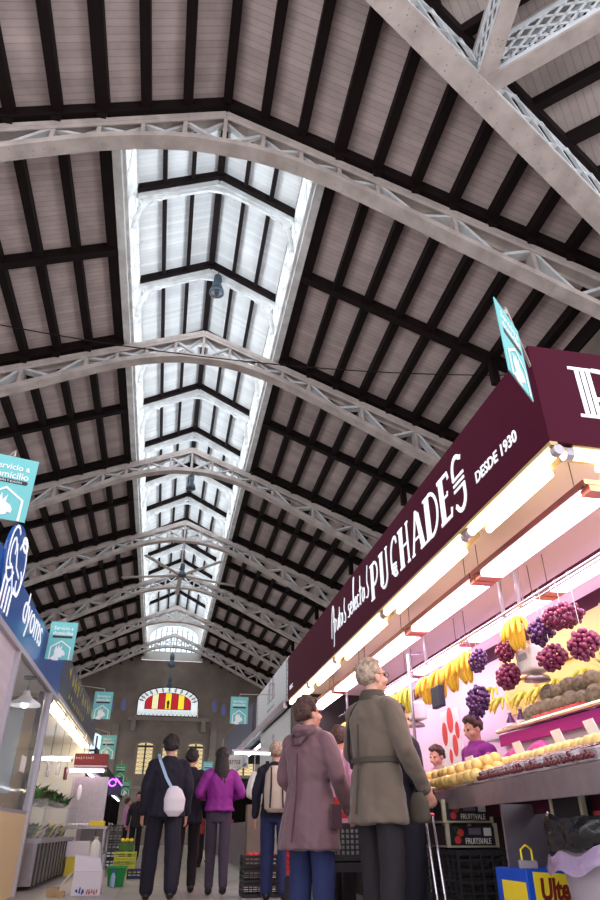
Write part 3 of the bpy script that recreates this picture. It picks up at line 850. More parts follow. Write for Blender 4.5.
# brush script 'Frutas selectas' drawn as strokes
def script(plane, a0, b0, W_, H_, strokes):
    mb = MB()
    for st in strokes:
        # smooth the stroke with Catmull-Rom
        P = [V((x, y, 0)) for x, y in st]; out = []
        for i in range(len(P) - 1):
            p0, p1, p2, p3 = P[max(i - 1, 0)], P[i], P[i + 1], P[min(i + 2, len(P) - 1)]
            for j in range(4):
                t = j / 4; q = .5 * ((2 * p1) + (p2 - p0) * t + (2 * p0 - 5 * p1 + 4 * p2 - p3) * t * t + (3 * p1 - p0 - 3 * p2 + p3) * t ** 3); out.append((a0 + q.x * W_, b0 + q.y * H_))
        out.append((a0 + P[-1].x * W_, b0 + P[-1].y * H_))
        n = len(out); w_ = [.014 + .016 * math.sin(PI * k / (n - 1)) for k in range(n)]
        plane.stroke(mb, out, w_, d=.002)
    return mb
fr = [  # Frutas
 [(0, -.1), (.02, .5), (.09, 1.0), (.16, .95), (.17, .4), (.16, -.35), (.12, -.45)], [(.12, .45), (.2, .5), (.26, .48)],
 [(.25, .0), (.25, .35), (.3, .42), (.34, .36)], [(.36, .4), (.37, .1), (.41, .02), (.46, .1), (.48, .4), (.48, .05)],
 [(.55, .75), (.54, .1), (.58, .02)], [(.5, .45), (.62, .48)], [(.74, .36), (.68, .42), (.63, .25), (.66, .03), (.73, .12), (.75, .4), (.76, .05)],
 [(.9, .85), (.86, .45), (.93, .2), (.9, .0), (.83, .03)]]
se = [  # selectas
 [(.1, .4), (.04, .42), (.02, .32), (.08, .18), (.05, .02), (-.02, .04)], [(.12, .2), (.2, .28), (.19, .4), (.13, .38), (.12, .12), (.18, .02), (.23, .1)],
 [(.24, .05), (.3, .8), (.33, 1.15), (.29, .9), (.28, .2), (.31, .02)], [(.34, .2), (.41, .28), (.4, .4), (.35, .38), (.34, .12), (.39, .02), (.44, .1)],
 [(.54, .36), (.48, .4), (.45, .2), (.49, .02), (.55, .08)], [(.62, .95), (.6, .1), (.63, .02)], [(.56, .48), (.68, .52)],
 [(.78, .36), (.73, .42), (.69, .22), (.72, .03), (.77, .12), (.79, .4), (.8, .05)], [(.96, 1.0), (.92, .5), (.97, .2), (.93, .0), (.86, .03)]]
script(FP, -8.5, 2.98, .8, .36, fr).build('script_lettering', 'sign_white', fbd)
script(FP, -7.62, 2.98, .92, .36, se).build('script_lettering', 'sign_white', fbd)
text_mesh('100 % C', .1, FP, -11.75, 2.86, 'sign_white', fbd, sx=.9)

# stall ceiling and rear structure
st_ = thing('fruit_stall', (2.9, 7, 0), 'fruit stall shell with pale ceiling and pink lit back wall', 'market stall')
MB().bb(XF + .06, 4.4, Y0 + .06, Y1, 2.84, 2.88).build('ceiling_panel', 'stall_ceiling', st_)
MB().bb(3.68, 3.76, 3.0, Y1, 0, 2.84).build('back_wall', 'pink_wall', st_)
MB().bb(3.655, 3.68, 3.0, Y1, 2.42, 2.56).build('wall_stripe', 'maroon_dull', st_)
MB().bb(3.65, 3.68, 3.4, 6.9, 1.78, 2.42).build('wall_board', 'yellow_wall', st_)
for y in (3.6, 4.9, 6.2): MB().bb(3.62, 3.65, y - .012, y + .012, 1.78, 2.42).build('board_joint', 'brass_trim', st_)
MB().bb(3.62, 3.65, 3.4, 6.9, 2.09, 2.105).build('board_rail', 'brass_trim', st_)
MB().bb(XF + .06, 3.7, Y1 - .05, Y1, 0, 2.84).build('end_wall', 'soft_black', st_)
MB().bb(7.0, 7.06, Y0, Y1, 0, ZF1).build('rear_panel', 'maroon_dull', st_)
MB().bb(3.76, 7.0, Y0 + .4, Y0 + .44, 0, 2.9).build('side_panel', 'maroon_dull', st_)
MB().bb(XF + .06, 7.0, Y0 + .06, Y1, ZF1 - .06, ZF1).build('canopy_top', 'maroon_dull', st_)
MB().bb(3.76, 7.0, Y0 + .06, Y1, 2.84, 2.88).build('rear_ceiling', 'stall_ceiling', st_)

# outer row of warm twin tubes
def tube_fitting(a, b, r, m, label, group, cat='lamp', house='brass_trim', two=True, side=(1, 0, 0)):
    a = V(a); b = V(b); t = thing('tube_lamp', a, label, cat, group); d = (b - a).normalized(); sd = V(side)
    MB().beam(a + V((0, 0, .045)) + sd * .05, b + V((0, 0, .045)) + sd * .05, .17 if two else .08, .03).build('housing', house, t)
    MB().tube([a, b], r, 10).build('tube', m, t, smooth=True)
    if two: MB().tube([a + sd * .115 + d * .25, b + sd * .115 - d * .05], r * .8, 10).build('tube', m, t, smooth=True)
    for p, s_ in ((a, -1), (b, 1)):
        MB().tube([p + d * s_ * .0, p + d * s_ * .05], r * 1.25, 10).build('lamp_holder', 'alu', t)
    return t
for i, (ya, yb) in enumerate(((2.98, 4.18), (4.32, 6.32), (6.46, 8.45), (8.6, 10.2), (10.35, 11.85))):
    tube_fitting((XF + .05, ya, ZF0 - .05), (XF + .05, yb, ZF0 - .05), .028, 'lamp_warm',
                 'warm twin tube lamp along the fascia foot, %s from the near corner' % words[i], 'warm twin tubes under the long fascia')
tube_fitting((XF + .16, Y0 + .05, ZF0 - .05), (3.9, Y0 + .05, ZF0 - .05), .034, 'lamp_warm', 'warm twin tube lamp under the short return with the big P', 'warm tubes under the return', side=(0, 1, 0))
# second row of broad pinkish lamps
def broad_lamp(x, ya, yb, z, m, label, group, w_=.2):
    t = thing('food_lamp', (x, ya, z), label, 'lamp', group)
    MB().bb(x - w_ / 2 - .03, x + w_ / 2 + .01, ya, yb, z + .05, z + .08).build('housing', 'brass_trim', t)
    MB().bb(x - w_ / 2 - .04, x - w_ / 2 - .028, ya, yb, z + .03, z + .075).build('side_rail', 'maroon_dull', t)
    MB().bb(x - w_ / 2, x + w_ / 2, ya + .1, yb - .1, z, z + .045).build('diffuser', m, t, bevel=.015)
    for y0_, y1_ in ((ya, ya + .1), (yb - .1, yb)): MB().bb(x - w_ / 2, x + w_ / 2, y0_, y1_, z, z + .045).build('end_cap', 'red_cap', t)
    for y in (ya + .12, yb - .12):
        MB().tube([(x - w_ / 2 - .02, y, z + .08), (x - w_ / 2 - .02, y, 2.84)], .0035, 5).build('hanger', 'black', t)
    return t
for i in range(5):
    ya = 3.2 + 1.75 * i
    broad_lamp(2.6, ya, ya + 1.72, 2.56, 'lamp_pink', 'broad pink white food lamp in the middle row, %s from the near end' % words[i], 'broad food lamps in the middle row')
for i in range(4):
    ya = 3.3 + 1.75 * i
    broad_lamp(3.26, ya, ya + 1.72, 2.5, 'lamp_violet', 'violet white food lamp in the inner row, %s from the near end' % words[i], 'violet lamps in the inner row', .16)

# chrome hanging rail
XR, ZR = 2.85, 2.36
rail = thing('hanging_rail', (XR, 2.6, ZR), 'chrome rail hung from the stall ceiling carrying bananas and grapes', 'rail')
MB().tube([(XR, 2.6, ZR), (XR, 11.2, ZR)], .014, 10).build('bar', 'chrome', rail, smooth=True)
MB().tube([(XR + .09, 2.6, ZR + .02), (XR + .09, 11.2, ZR + .02)], .009, 8).build('bar', 'chrome', rail, smooth=True)
for y in (3.0, 4.95, 5.25, 7.2, 9.2, 10.8):
    MB().tube([(XR + .04, y, ZR), (XR + .04, y, 2.84)], .02, 8).build('hanger_rod', 'alu', rail, smooth=True)
MB().tube([(XR - .12, 7.35, 1.05), (XR - .12, 7.35, 2.5), (XR + .04, 7.35, 2.52)], .018, 8).build('post', 'chrome', rail, smooth=True)

def hook(x, y, ztop, zbot):
    mb = MB(); mb.tube([(x + .012, y, ztop - .01), (x + .016, y, ztop + .016), (x, y, ztop + .024), (x - .016, y, ztop + .012), (x - .006, y, ztop - .03), (x, y, zbot), (x + .012, y, zbot - .015)], .0028, 5); return mb
# banana: one proto mesh
def banana_mesh():
    b = MB(); N = 10; rings = []
    for i in range(N + 1):
        s_ = i / N; a = math.radians(5 + 88 * s_)
        R = .128; c = V((R * math.sin(a), 0, -R * (1 - math.cos(a)) * 1.25))
        r = .0185 * (math.sin(PI * (.1 + s_ * .8)) ** .5) * (.5 if i == 0 else 1) * (.42 if i == N else 1)
        nn = V((math.sin(a), 0, math.cos(a)))
        rings.append([c + nn * r * math.cos(q * PI / 3) + V((0, 1, 0)) * r * math.sin(q * PI / 3) for q in range(6)])
    b.rings(rings); return b
def banana_bunch(x, y, z, n, m, label, group, s=1.0, rows=2):
    t = thing('banana_bunch', (x, y, z), label, 'bananas', group)
    MB().tube([(x, y, z + .0), (x, y, z - .05)], [.02, .03], 8).build('crown', 'stem', t)
    hook(x, y, ZR, z - .0).build('hook', 'chrome', t)
    proto = None
    for i in range(n):
        row = i % rows; ang = (i / (n - 1) - .5) * 3.0 + random.uniform(-.06, .06)
        tilt = .0 + .5 * row + random.uniform(-.08, .08)
        R = Matrix.Rotation(PI + ang, 4, 'Z') @ Matrix.Rotation(tilt, 4, 'Y')
        if proto is None:
            proto = banana_mesh().build('banana', m, t, smooth=True)
            # mesh was offset by the thing location; restore local shape
            for v in proto.data.vertices: v.co += V((x, y, z))
            o = proto
        else:
            o = proto.copy(); COL.objects.link(o); o.parent = t
        o.matrix_local = Matrix.Translation(R @ V((.012, 0, 0)) + V((0, 0, -.01 - .03 * row))) @ R @ Matrix.Diagonal((s, s, s, 1))
    return t
bun = [(4.95, 2.27, 15, 'banana', 1.12, 'bright banana bunch hanging between the grape clusters near the front'),
       (6.0, 2.22, 15, 'banana', 1.2, 'full banana bunch nearest the grapes in the row of hanging bananas'),
       (6.35, 2.2, 15, 'banana', 1.17, 'banana bunch second in the row left of the hanging grapes'),
       (6.68, 2.19, 15, 'banana', 1.17, 'banana bunch in the middle of the hanging row'),
       (7.05, 2.19, 15, 'banana', 1.17, 'banana bunch close behind the chrome post'),
       (7.75, 2.2, 14, 'banana_green', 1.15, 'greenish banana bunch just beyond the chrome post'),
       (8.2, 2.2, 14, 'banana_green', 1.15, 'greenish banana bunch next to the head of the man in the olive coat'),
       (10.1, 2.2, 14, 'banana', 1.2, 'banana bunch hanging between the two shoppers'),
       (10.6, 2.2, 14, 'banana', 1.2, 'farthest banana bunch on the rail, between the two shoppers')]
for y, z, n, m, s_, lab in bun: banana_bunch(XR, y, z, n, m, lab, 'banana bunches on the rail', s_)

def grape_cluster(x, y, z, n, m, label, rx=.085, rz=.1):
    t = thing('grape_cluster', (x, y, z), label, 'grapes', 'grape clusters on the rail')
    MB().tube([(x, y, z + rz), (x, y, z - rz * .6)], .004, 5).build('stalk', 'stem', t)
    hook(x, y, ZR, z + rz).build('hook', 'chrome', t)
    proto = None; pts = []
    tries = 0
    while len(pts) < n and tries < 9000:
        tries += 1
        u = random.uniform(-1, 1); ph = random.uniform(0, 2 * PI); q = math.sqrt(1 - u * u); k = random.uniform(.72, 1)
        wz = (1 - .25 * max(0, -u))
        p = V((rx * q * math.cos(ph) * wz * k, rx * 1.15 * q * math.sin(ph) * wz * k, rz * u * k))
        if all((p - o).length > .031 for o in pts): pts.append(p)
    for p in pts:
        p = p + V((.3 * p.z, -.25 * p.z * random.choice((1, 1, 0)), 0)) * .5
        if proto is None:
            mb = MB(); mb.sph((0, 0, 0), (.0195, .0195, .0215), 10, 7); proto = mb.build('grape', m, t, smooth=True)
            for v in proto.data.vertices: v.co += V((x, y, z))
            o = proto
        else: o = proto.copy(); COL.objects.link(o); o.parent = t
        o.location = p; s_ = random.uniform(.85, 1.12); o.scale = (s_, s_, s_)
gr = [(563, 617, 80, 'grape_red', 'wide red grape cluster hanging highest near the front', .125, .07),
      (541, 632, 60, 'grape_purple', 'purple grape cluster touching the front banana bunch on its right', .08, .085),
      (506, 651, 46, 'grape_red', 'small red grape cluster under the front banana bunch', .07, .07),
      (508, 677, 60, 'grape_red', 'red grape cluster hanging lowest left below the front bananas', .082, .085),
      (552, 658, 64, 'grape_red', 'red grape cluster in the middle below the white scale', .085, .075),
      (584, 645, 70, 'grape_red', 'large round red grape cluster nearest the right edge', .085, .085),
      (478, 661, 44, 'grape_purple', 'purple grape cluster at the end of the banana row', .065, .085),
      (478, 702, 80, 'grape_purple', 'long dark purple grape cluster hanging lowest below the banana row', .085, .12)]
for px_, py_, n, m, lab, rx, rz in gr:
    p = at(px_, py_, 'x', XR); grape_cluster(XR, p.y, p.z, min(98, int(n * 1.6)), m, lab, rx * 1.2, rz * 1.2)
# hanging scales
def scale(px_, py_, x, label, w_=.26):
    p = at(px_, py_, 'x', x); t = thing('hanging_scale', p, label, 'scale', 'white weighing scales in the stall')
    MB().box(p, (.2, w_, .2)).build('body', 'white_panel', t, bevel=.02)
    MB().box(p + V((-.105, 0, .02)), (.01, w_ * .5, .05)).build('display', 'alu', t)
    MB().lathe(p - V((0, 0, .17)), [(.03, .06), (.1, .03), (.11, .0), (.02, -.01)], 16).build('pan', 'stainless', t, smooth=True)
    MB().tube([p + V((0, 0, .1)), (p.x, p.y, 2.84)], .005, 6).build('hanger_rod', 'alu', t)
scale(534, 660, 3.02, 'white weighing scale hanging behind the red grapes'); scale(415, 712, 3.02, 'white weighing scale hanging below the long banana row', .3)
p = at(438, 697, 'x', 2.6)
tag(MB().box(p, (.06, .22, .2)).build('display_screen', 'navy_sign', bevel=.01), 'dark navy till screen beside the scale below the bananas', 'screen')
# counter along the front
def cx(y): return min(1.77 + .0935 * (y - 2.67), 2.12)
ct = thing('fruit_counter', (2.3, 6.5, 0), 'long stainless fronted fruit counter running away from the camera', 'counter')
ysn = [2.6, 4.0, 5.4, 6.4, 8, 11.5]
def strip(d0, d1, z0, z1, name, m, yy=ysn):
    mb = MB(); rings = []
    for y in yy: rings.append([V((cx(y) + d0, y, z0)), V((cx(y) + d1, y, z0)), V((cx(y) + d1, y, z1)), V((cx(y) + d0, y, z1))])
    mb.rings(rings); return mb.build(name, m, ct)
strip(0, .02, .835, .95, 'front_panel', 'stainless')
strip(.28, .3, .79, .86, 'apron', 'maroon_dull')
mb = MB(); rings = []
for y in ysn: rings.append([V((cx(y) + .02, y, .93)), V((cx(y) + .62, y, 1.09)), V((cx(y) + .62, y, 1.12)), V((cx(y) + .02, y, .95))])
mb.rings(rings); mb.build('sloping_bed', 'stainless', ct)
strip(.58, .61, 0, .9, 'rear_panel', 'soft_black')
MB().bb(1.78, 6.9, 2.58, 2.6, .82, .95).build('end_panel', 'stainless', ct)
MB().bb(1.86, 6.9, 2.62, 2.64, .74, .82).build('apron', 'maroon_dull', ct)
mb = MB(); mb._add([V((2.5, 2.62, .94)), V((6.9, 2.62, .94)), V((6.9, 3.3, 1.12)), V((2.5, 3.3, 1.12))], [(0, 1, 2, 3)]); mb.build('sloping_bed', 'stainless', ct)
MB().bb(cx(4.0) + .08, cx(4.0) + .66, 3.98, 4.0, 0.0, .84).build('divider', 'stainless', ct)
for y in (5.7, 7.6, 9.6, 11.3): MB().bb(cx(y) + .1, cx(y) + .14, y, y + .04, 0, .84).build('leg', 'stainless', ct)
# raised rear shelf with tray edge
sh = thing('rear_display', (3.1, 4.5, 0), 'raised rear fruit display with chrome edge behind the counter', 'display stand')
mb = MB(); mb._add([V((2.9, 3.3, 1.44)), V((2.9, 5.7, 1.44)), V((3.62, 5.7, 1.6)), V((3.62, 3.3, 1.6))], [(0, 1, 2, 3)]); mb.build('shelf', 'white_panel', sh)
MB().tube([(2.89, 3.3, 1.46), (2.89, 5.7, 1.46)], .02, 8).build('edge_rail', 'chrome', sh)
MB().bb(2.9, 2.915, 3.3, 5.7, 1.34, 1.43).build('front_liner', 'magenta', sh)
MB().bb(2.95, 3.6, 3.3, 5.7, 0, 1.4).build('base', 'stall_ceiling', sh)
# counter fruit
def bed_z(x, y): return .95 + (x - cx(y)) * .27
fruit_proto = {}
def fruit(kind, p, r, m, label, cat, group, sq=(1, 1, 1)):
    if kind not in fruit_proto:
        mb = MB(); mb.sph((0, 0, 0), (1, 1, .92), 14, 9); o = mb.build(kind, m, origin=(0, 0, 0), smooth=True); fruit_proto[kind] = o
        tag(o, label, cat, group)
    else:
        o = fruit_proto[kind].copy(); COL.objects.link(o); o['label'] = label; o['group'] = group
    o.location = p; o.scale = (r * sq[0], r * sq[1], r * sq[2]); o.rotation_euler = (random.uniform(-.4, .4), random.uniform(-.4, .4), random.uniform(0, 6))
    return o
# open punnets of yellow fruit along the front edge from y 3.0 to 9
pn = 0
def punnet(x, y, label, group, w_=.24, d_=.18, h=.06):
    z = bed_z(x, y) + .004; t = thing('punnet', (x, y, z), label, 'punnet', group)
    mb = MB(); top = [(-w_ / 2, -d_ / 2), (w_ / 2, -d_ / 2), (w_ / 2, d_ / 2), (-w_ / 2, d_ / 2)]
    P0 = [V((x + a * .85, y + b * .85, z + a * .27 * .85)) for b, a in top]; P1 = [V((x + a, y + b, z + h + a * .27)) for b, a in top]
    P0 = [V((x + b * .85, y + a * .85, z + b * .85 * .27)) for a, b in top]; P1 = [V((x + b, y + a, z + h + b * .27)) for a, b in top]
    vs = P0 + P1; mb._add(vs, [(0, 1, 2, 3), (0, 1, 5, 4), (1, 2, 6, 5), (2, 3, 7, 6), (3, 0, 4, 7)]); mb.build('tray', 'plastic_clear', t)
    mb = MB(); mb.sweep(P1 + [P1[0]], .008, .006); mb.build('rim', 'plastic_clear', t)
    return t
def spread(kind, y0, y1, d0, d1, r, m, label, cat, group, layers=1, jit=.3, stepk=2.0):
    y = y0
    while y < y1:
        d = d0
        while d < d1:
            for l in range(layers):
                if l and random.random() < .35: continue
                x = cx(y) + d + random.uniform(-jit, jit) * r + (r * .6 if l else 0); yy = y + random.uniform(-jit, jit) * r + (r * .8 if l else 0)
                fruit(kind, V((x, yy, bed_z(x, yy) + r * .95 + .012 + l * r * 1.35)), r * random.uniform(.9, 1.07), m, label, cat, group)
            d += r * stepk
        y += r * stepk
PL = 'yellow stone fruit in the clear punnets along the counter'
for i in range(12):
    y = 4.35 + i * .25; punnet(cx(y) + .13, y, 'clear punnet of pale yellow stone fruit on the counter edge', 'punnets of yellow fruit')
spread('stone_fruit', 4.25, 7.3, .05, .24, .04, 'plum', 'round pale yellow stone fruit in an open punnet on the counter', 'fruit', PL, layers=2)
spread('stone_fruit', 3.1, 5.6, .3, .52, .042, 'plum', 'larger yellow stone fruit heaped on the counter behind the cherries', 'fruit', 'larger yellow fruit behind the cherries', layers=1)
for i in range(8):
    y = 2.8 + i * .2; punnet(cx(y) + .12, y, 'clear punnet of dark cherries on the near counter edge', 'punnets of cherries', .18, .17, .05)
spread('cherry', 2.75, 4.2, .04, .26, .0155, 'cherry', 'small dark red cherry in a punnet near the counter corner', 'cherry', 'cherries near the counter corner', layers=2, stepk=2.5)
# fruit farther along
spread('peach', 7.5, 10.5, .08, .5, .05, 'plum', 'pale fruit on the far stretch of the counter behind the shoppers', 'fruit', 'pale fruit on the far counter', layers=1, stepk=2.2)
# price cards
for i, (px_, py_) in enumerate(((471, 762), (443, 766), (590, 722), (556, 727), (518, 745))):
    p = at(px_, py_, 'x', cx(4) + (.2 if i < 2 else .55)); z = bed_z(p.x, p.y)
    c = MB().box((p.x, p.y, z + .12), (.006, .075, .085), Matrix.Rotation(-.35, 3, 'Y') @ Matrix.Rotation(.35, 3, 'Z'))
    tag(c.build('price_card', 'card'), ['white price card between the front punnets by the yellow fruit', 'small white price card farthest left over the punnets', 'white price card nearest the right edge of the picture', 'cream price card behind the heaped yellow fruit', 'white price card beside the cherries'][i], 'price card', 'price cards on the counter')
# melons, pineapples, red fruit on the rear display
def rz_(x): return 1.44 + (x - 2.9) * .222
ml = 0
for j, (x0, zz, n, y0) in enumerate(((3.04, 0, 7, 4.38), (3.2, .0, 7, 4.4), (3.36, 0, 7, 4.4), (3.12, .11, 5, 4.5), (3.28, .11, 5, 4.5))):
    for i in range(n):
        r = random.uniform(.07, .082); y = y0 + i * .158 + random.uniform(-.01, .01)
        fruit('melon', V((x0, y, rz_(x0) + r + .01 + zz)), r, 'melon', 'netted grey green melon heaped on the rear display', 'melon', 'melons on the rear display', (1, 1.1, 1))
for i, (x, y) in enumerate(((3.02, 4.18), (3.2, 4.12), (3.35, 4.22))):
    t = thing('pineapple', (x, y, rz_(x) + .01), ['pineapple standing nearest beside the melons', 'pineapple at the right edge of the rear display', 'pineapple standing behind the other two'][i], 'pineapple', 'pineapples beside the melons')
    z = rz_(x) + .01
    MB().lathe((x, y, z), [(.03, 0), (.065, .03), (.075, .1), (.065, .17), (.035, .2)], 16).build('body', 'pineapple', t, smooth=True)
    mb = MB()
    for k in range(16):
        a = k * 2.4; s_ = .03 + .05 * (1 - k / 16); h = .08 + .1 * k / 16
        dd = V((math.cos(a), math.sin(a), 0)); sd = V((-dd.y, dd.x, 0)) * .014; b0 = V((x, y, z + .19))
        mb._add([b0 - sd, b0 + sd, b0 + dd * s_ * .6 + V((0, 0, h * .6)) + sd * .5, b0 + dd * s_ * 1.6 + V((0, 0, h)), b0 + dd * s_ * .6 + V((0, 0, h * .6)) - sd * .5], [(0, 1, 2, 3, 4)])
    mb.build('leaf_crown', 'leaf', t)
for i in range(10):
    for j in range(2):
        x = 2.97 + .06 * j; y = 4.5 + i * .07
        fruit('red_fruit', V((x - .02, y, 1.49 + .012 * j)), .03, 'fruit_print', 'bright red fruit in a row along the chrome edge before the melons', 'fruit', 'red fruit in front of the melons')
tr = thing('fruit_tray', (2.97, 4.8, 1.45), 'narrow steel tray under the red fruit on the rear display', 'tray')
MB().bb(2.91, 3.04, 4.42, 5.3, 1.455, 1.462).build('base', 'stainless', tr); MB().bb(2.905, 2.915, 4.42, 5.3, 1.455, 1.49).build('lip', 'stainless', tr)
# banana bunches lying/hanging on the back wall
for i, (px_, py_) in enumerate(((495, 690), (528, 695), (560, 682), (590, 672), (505, 700), (545, 690))):
    p = at(px_, py_, 'x', 3.5)
    t = thing('banana_bunch', p, 'shaded banana bunch on the back wall rail, %s from the left' % words[[0, 2, 4, 5, 1, 3][i]], 'bananas', 'banana bunches on the back wall')
    proto = None
    for k in range(8):
        R = Matrix.Rotation(PI + (k / 7 - .5) * 2.4, 4, 'Z') @ Matrix.Rotation(-.3 - .2 * (k % 2), 4, 'Y')
        if proto is None:
            o = proto = banana_mesh().build('banana', 'banana_green', t, smooth=True)
            for v in proto.data.vertices: v.co += p
        else: o = proto.copy(); COL.objects.link(o); o.parent = t
        o.matrix_local = R
# strawberry poster
p = at(452, 737, 'x', 3.3); ps = thing('poster', p, 'white poster printed with red strawberries at the back of the stall', 'poster')
MB().box(p, (.02, .55, .6)).build('panel', 'white', ps)
PP = Plane((p.x - .011, p.y, p.z), (0, -1, 0), (0, 0, 1), (-1, 0, 0))
for (a, b_, r) in ((-.17, .05, .1), (.02, .18, .11), (.1, -.1, .09), (.2, .05, .07), (-.05, -.2, .06)):
    mb = MB(); PP.fill(mb, [(a + r * math.cos(q) * .8, b_ + r * 1.3 * math.sin(q)) for q in [k * PI / 8 for k in range(16)]], th=.003); mb.build('printed_fruit', 'fruit_print', ps)
# bottles / jars on shelf behind
for i in range(5):
    y = 5.6 + i * .22; x = 3.45
    t = thing('juice_bottle', (x, y, 1.55), 'small dark bottle standing on the back shelf of the fruit stall', 'bottle', 'bottles on the back shelf')
    bd = MB().lathe((x, y, 1.55), [(.04, 0), (.045, .02), (.045, .12), (.018, .17), (.018, .2)], 12).build('body', 'grape_purple', t, smooth=True)
    MB().lathe((x, y, 1.75), [(.02, 0), (.02, .02)], 10).build('cap', 'white', t)
    MB().lathe((x, y, 1.59), [(.0465, 0), (.0465, .06)], 12, caps=False).build('paper_label', 'card', bd)
tag(MB().bb(3.34, 3.62, 4.9, 6.9, 1.52, 1.548).build('wall_shelf', 'white_panel'), 'narrow white shelf under the bottles at the back wall', 'shelf')

# ---- under the counter: crates and cartons
def slat_crate(x0, x1, y0, y1, z0, z1, label):
    t = thing('printed_crate', ((x0 + x1) / 2, (y0 + y1) / 2, z0), label, 'crate', 'printed cherry crates stacked under the counter')
    for (a, b_) in ((x0, y0), (x1, y0), (x0, y1), (x1, y1)):
        MB().bb(a - .012, a + .012, b_ - .012, b_ + .012, z0, z1 + .008).build('corner_post', 'crate_wood', t)
    fb = MB().bb(x0, x1, y0 - .006, y0, z0 + .012, z1 - .01).build('front_board', 'print_black', t)
    MB().bb(x0 - .006, x0, y0, y1, z0 + .012, z1 - .01).build('side_board', 'print_black', t)
    MB().bb(x0, x1, y1, y1 + .006, z0 + .012, z1 - .01).build('rear_board', 'print_black', t)
    MB().bb(x0, x1, y0, y1, z0, z0 + .012).build('bottom', 'crate_wood', t)
    pl = Plane((x0, y0 - .006, z0), (1, 0, 0), (0, 0, 1), (0, -1, 0)); W_ = x1 - x0; h = z1 - z0; s_ = h / .14
    for (cx_, cz_) in ((.07 * s_, .045 * s_), (.095 * s_, .09 * s_)):
        mb = MB(); pl.fill(mb, [(cx_ + .024 * s_ * math.cos(k * PI / 9), cz_ + .024 * s_ * math.sin(k * PI / 9)) for k in range(18)], d=.001, th=.002); mb.build('printed_cherry', 'fruit_print', fb)
    mb = MB(); pl.stroke(mb, [(.07 * s_, .065 * s_), (.06 * s_, .1 * s_), (.05 * s_, .12 * s_)], .004, d=.001, th=.002); pl.stroke(mb, [(.09 * s_, .11 * s_), (.07 * s_, .122 * s_), (.05 * s_, .12 * s_)], .004, d=.001, th=.002); mb.build('printed_stalk', 'leaf', fb)
    text_mesh('FRUITSVALE', .05 * s_, pl, .125 * s_, .022 * s_, 'card', fb, sx=.72 * W_ / .36 / s_, bold=.0006)
    mb = MB(); pl.fill(mb, [(W_ - .09, h * .5), (W_ - .035, h * .5), (W_ - .035, h * .85), (W_ - .09, h * .85)], d=.001, th=.002); mb.build('paper_label', 'card', fb)
    mb = MB(); pl.fill(mb, [(W_ - .2, h * .55), (W_ - .11, h * .55), (W_ - .11, h * .85), (W_ - .2, h * .85)], d=.001, th=.002); mb.build('paper_label', 'sign_grey_print', fb)
slat_crate(1.95, 2.3, 4.78, 5.2, .61, .745, 'lower printed cherry crate standing on the black crate under the counter')
slat_crate(1.93, 2.27, 4.76, 5.18, .755, .885, 'upper printed cherry crate on the stack under the counter')
slat_crate(2.06, 2.38, 3.28, 3.56, .735, .865, 'printed cherry crate seen at the right edge under the counter')
tag(MB().bb(2.24, 2.38, 3.3, 3.55, 0, .73).build('crate_stand', 'soft_black'), 'dark box carrying the right hand cherry crate', 'box')
def vent_crate(x0, x1, y0, y1, z0, z1, m, name, label, group, rows=5, colsn=7, cat='crate'):
    t = thing(name, ((x0 + x1) / 2, (y0 + y1) / 2, z0), label, cat, group)
    h = z1 - z0; th = .012
    def face(p0, p1):
        p0 = V(p0); p1 = V(p1); mb = MB()
        for i in range(colsn + 1):
            q = p0.lerp(p1, i / colsn); mb.beam(q + V((0, 0, 0)), q + V((0, 0, h)), th * 1.3, th, up=(p1 - p0).normalized())
        for j in range(rows + 1):
            z = h * j / rows; hh = .03 if j in (0, rows) else .012
            mb.beam(p0 + V((0, 0, min(max(z, hh / 2), h - hh / 2))), p1 + V((0, 0, min(max(z, hh / 2), h - hh / 2))), th, hh)
        mb.build('side_grille', m, t)
    face((x0, y0, z0), (x1, y0, z0)); face((x0, y0, z0), (x0, y1, z0)); face((x1, y0, z0), (x1, y1, z0)); face((x0, y1, z0), (x1, y1, z0))
    MB().bb(x0, x1, y0, y1, z0, z0 + .01).build('bottom', m, t)
    return t
vent_crate(1.94, 2.5, 4.62, 5.2, 0.005, .3, 'black', 'plastic_crate', 'lower black vented plastic crate on the floor under the counter', 'black vented crates under the counter')
vent_crate(1.94, 2.5, 4.62, 5.2, .305, .6, 'black', 'plastic_crate', 'upper black vented plastic crate carrying the cherry crates', 'black vented crates under the counter')
# blue cartons
def carton(x0, x1, y0, y1, z0, z1, rz, label):
    t = thing('blue_carton', (x0, y0, z0), label, 'box', 'blue cartons with yellow bands')
    MB().bb(x0, x1, y0, y1, z0, z1).build('box_body', 'blue_box', t, bevel=.004)
    pl = Plane((x0, y0, z0), (1, 0, 0), (0, 0, 1), (0, -1, 0)); W_ = x1 - x0; h = z1 - z0
    mb = MB(); pl.fill(mb, [(W_ * .1, h * .42), (W_ * 1.0, h * .36), (W_ * 1.0, h * .9), (W_ * .1, h * .97)], d=.0, th=.002); mb.build('yellow_band', 'yellow', t)
    text_mesh('Ulte', h * .46, pl, W_ * .18, h * .54, 'brown_print', t, d=.003, ext=.001, sx=.72, bold=.005, shear=.1)
    pl2 = Plane((x0, y1, z0), (0, -1, 0), (0, 0, 1), (-1, 0, 0)); D_ = y1 - y0
    mb = MB(); pl2.fill(mb, [(D_ * .2, h * .3), (D_ * .95, h * .3), (D_ * .95, h * .8), (D_ * .2, h * .8)], d=.0, th=.002); mb.build('yellow_band', 'yellow', t)
    mb = MB(); pl2.fill(mb, [(D_ * .45, h * .12), (D_ * .6, h * .12), (D_ * .6, h * .28), (D_ * .45, h * .28)], d=.0, th=.002); mb.build('printed_emblem', 'fruit_print', t)
    return t
carton(1.87, 2.22, 3.6, 3.95, 0.26, .535, 0, 'blue carton with yellow lettered band beside the bin')
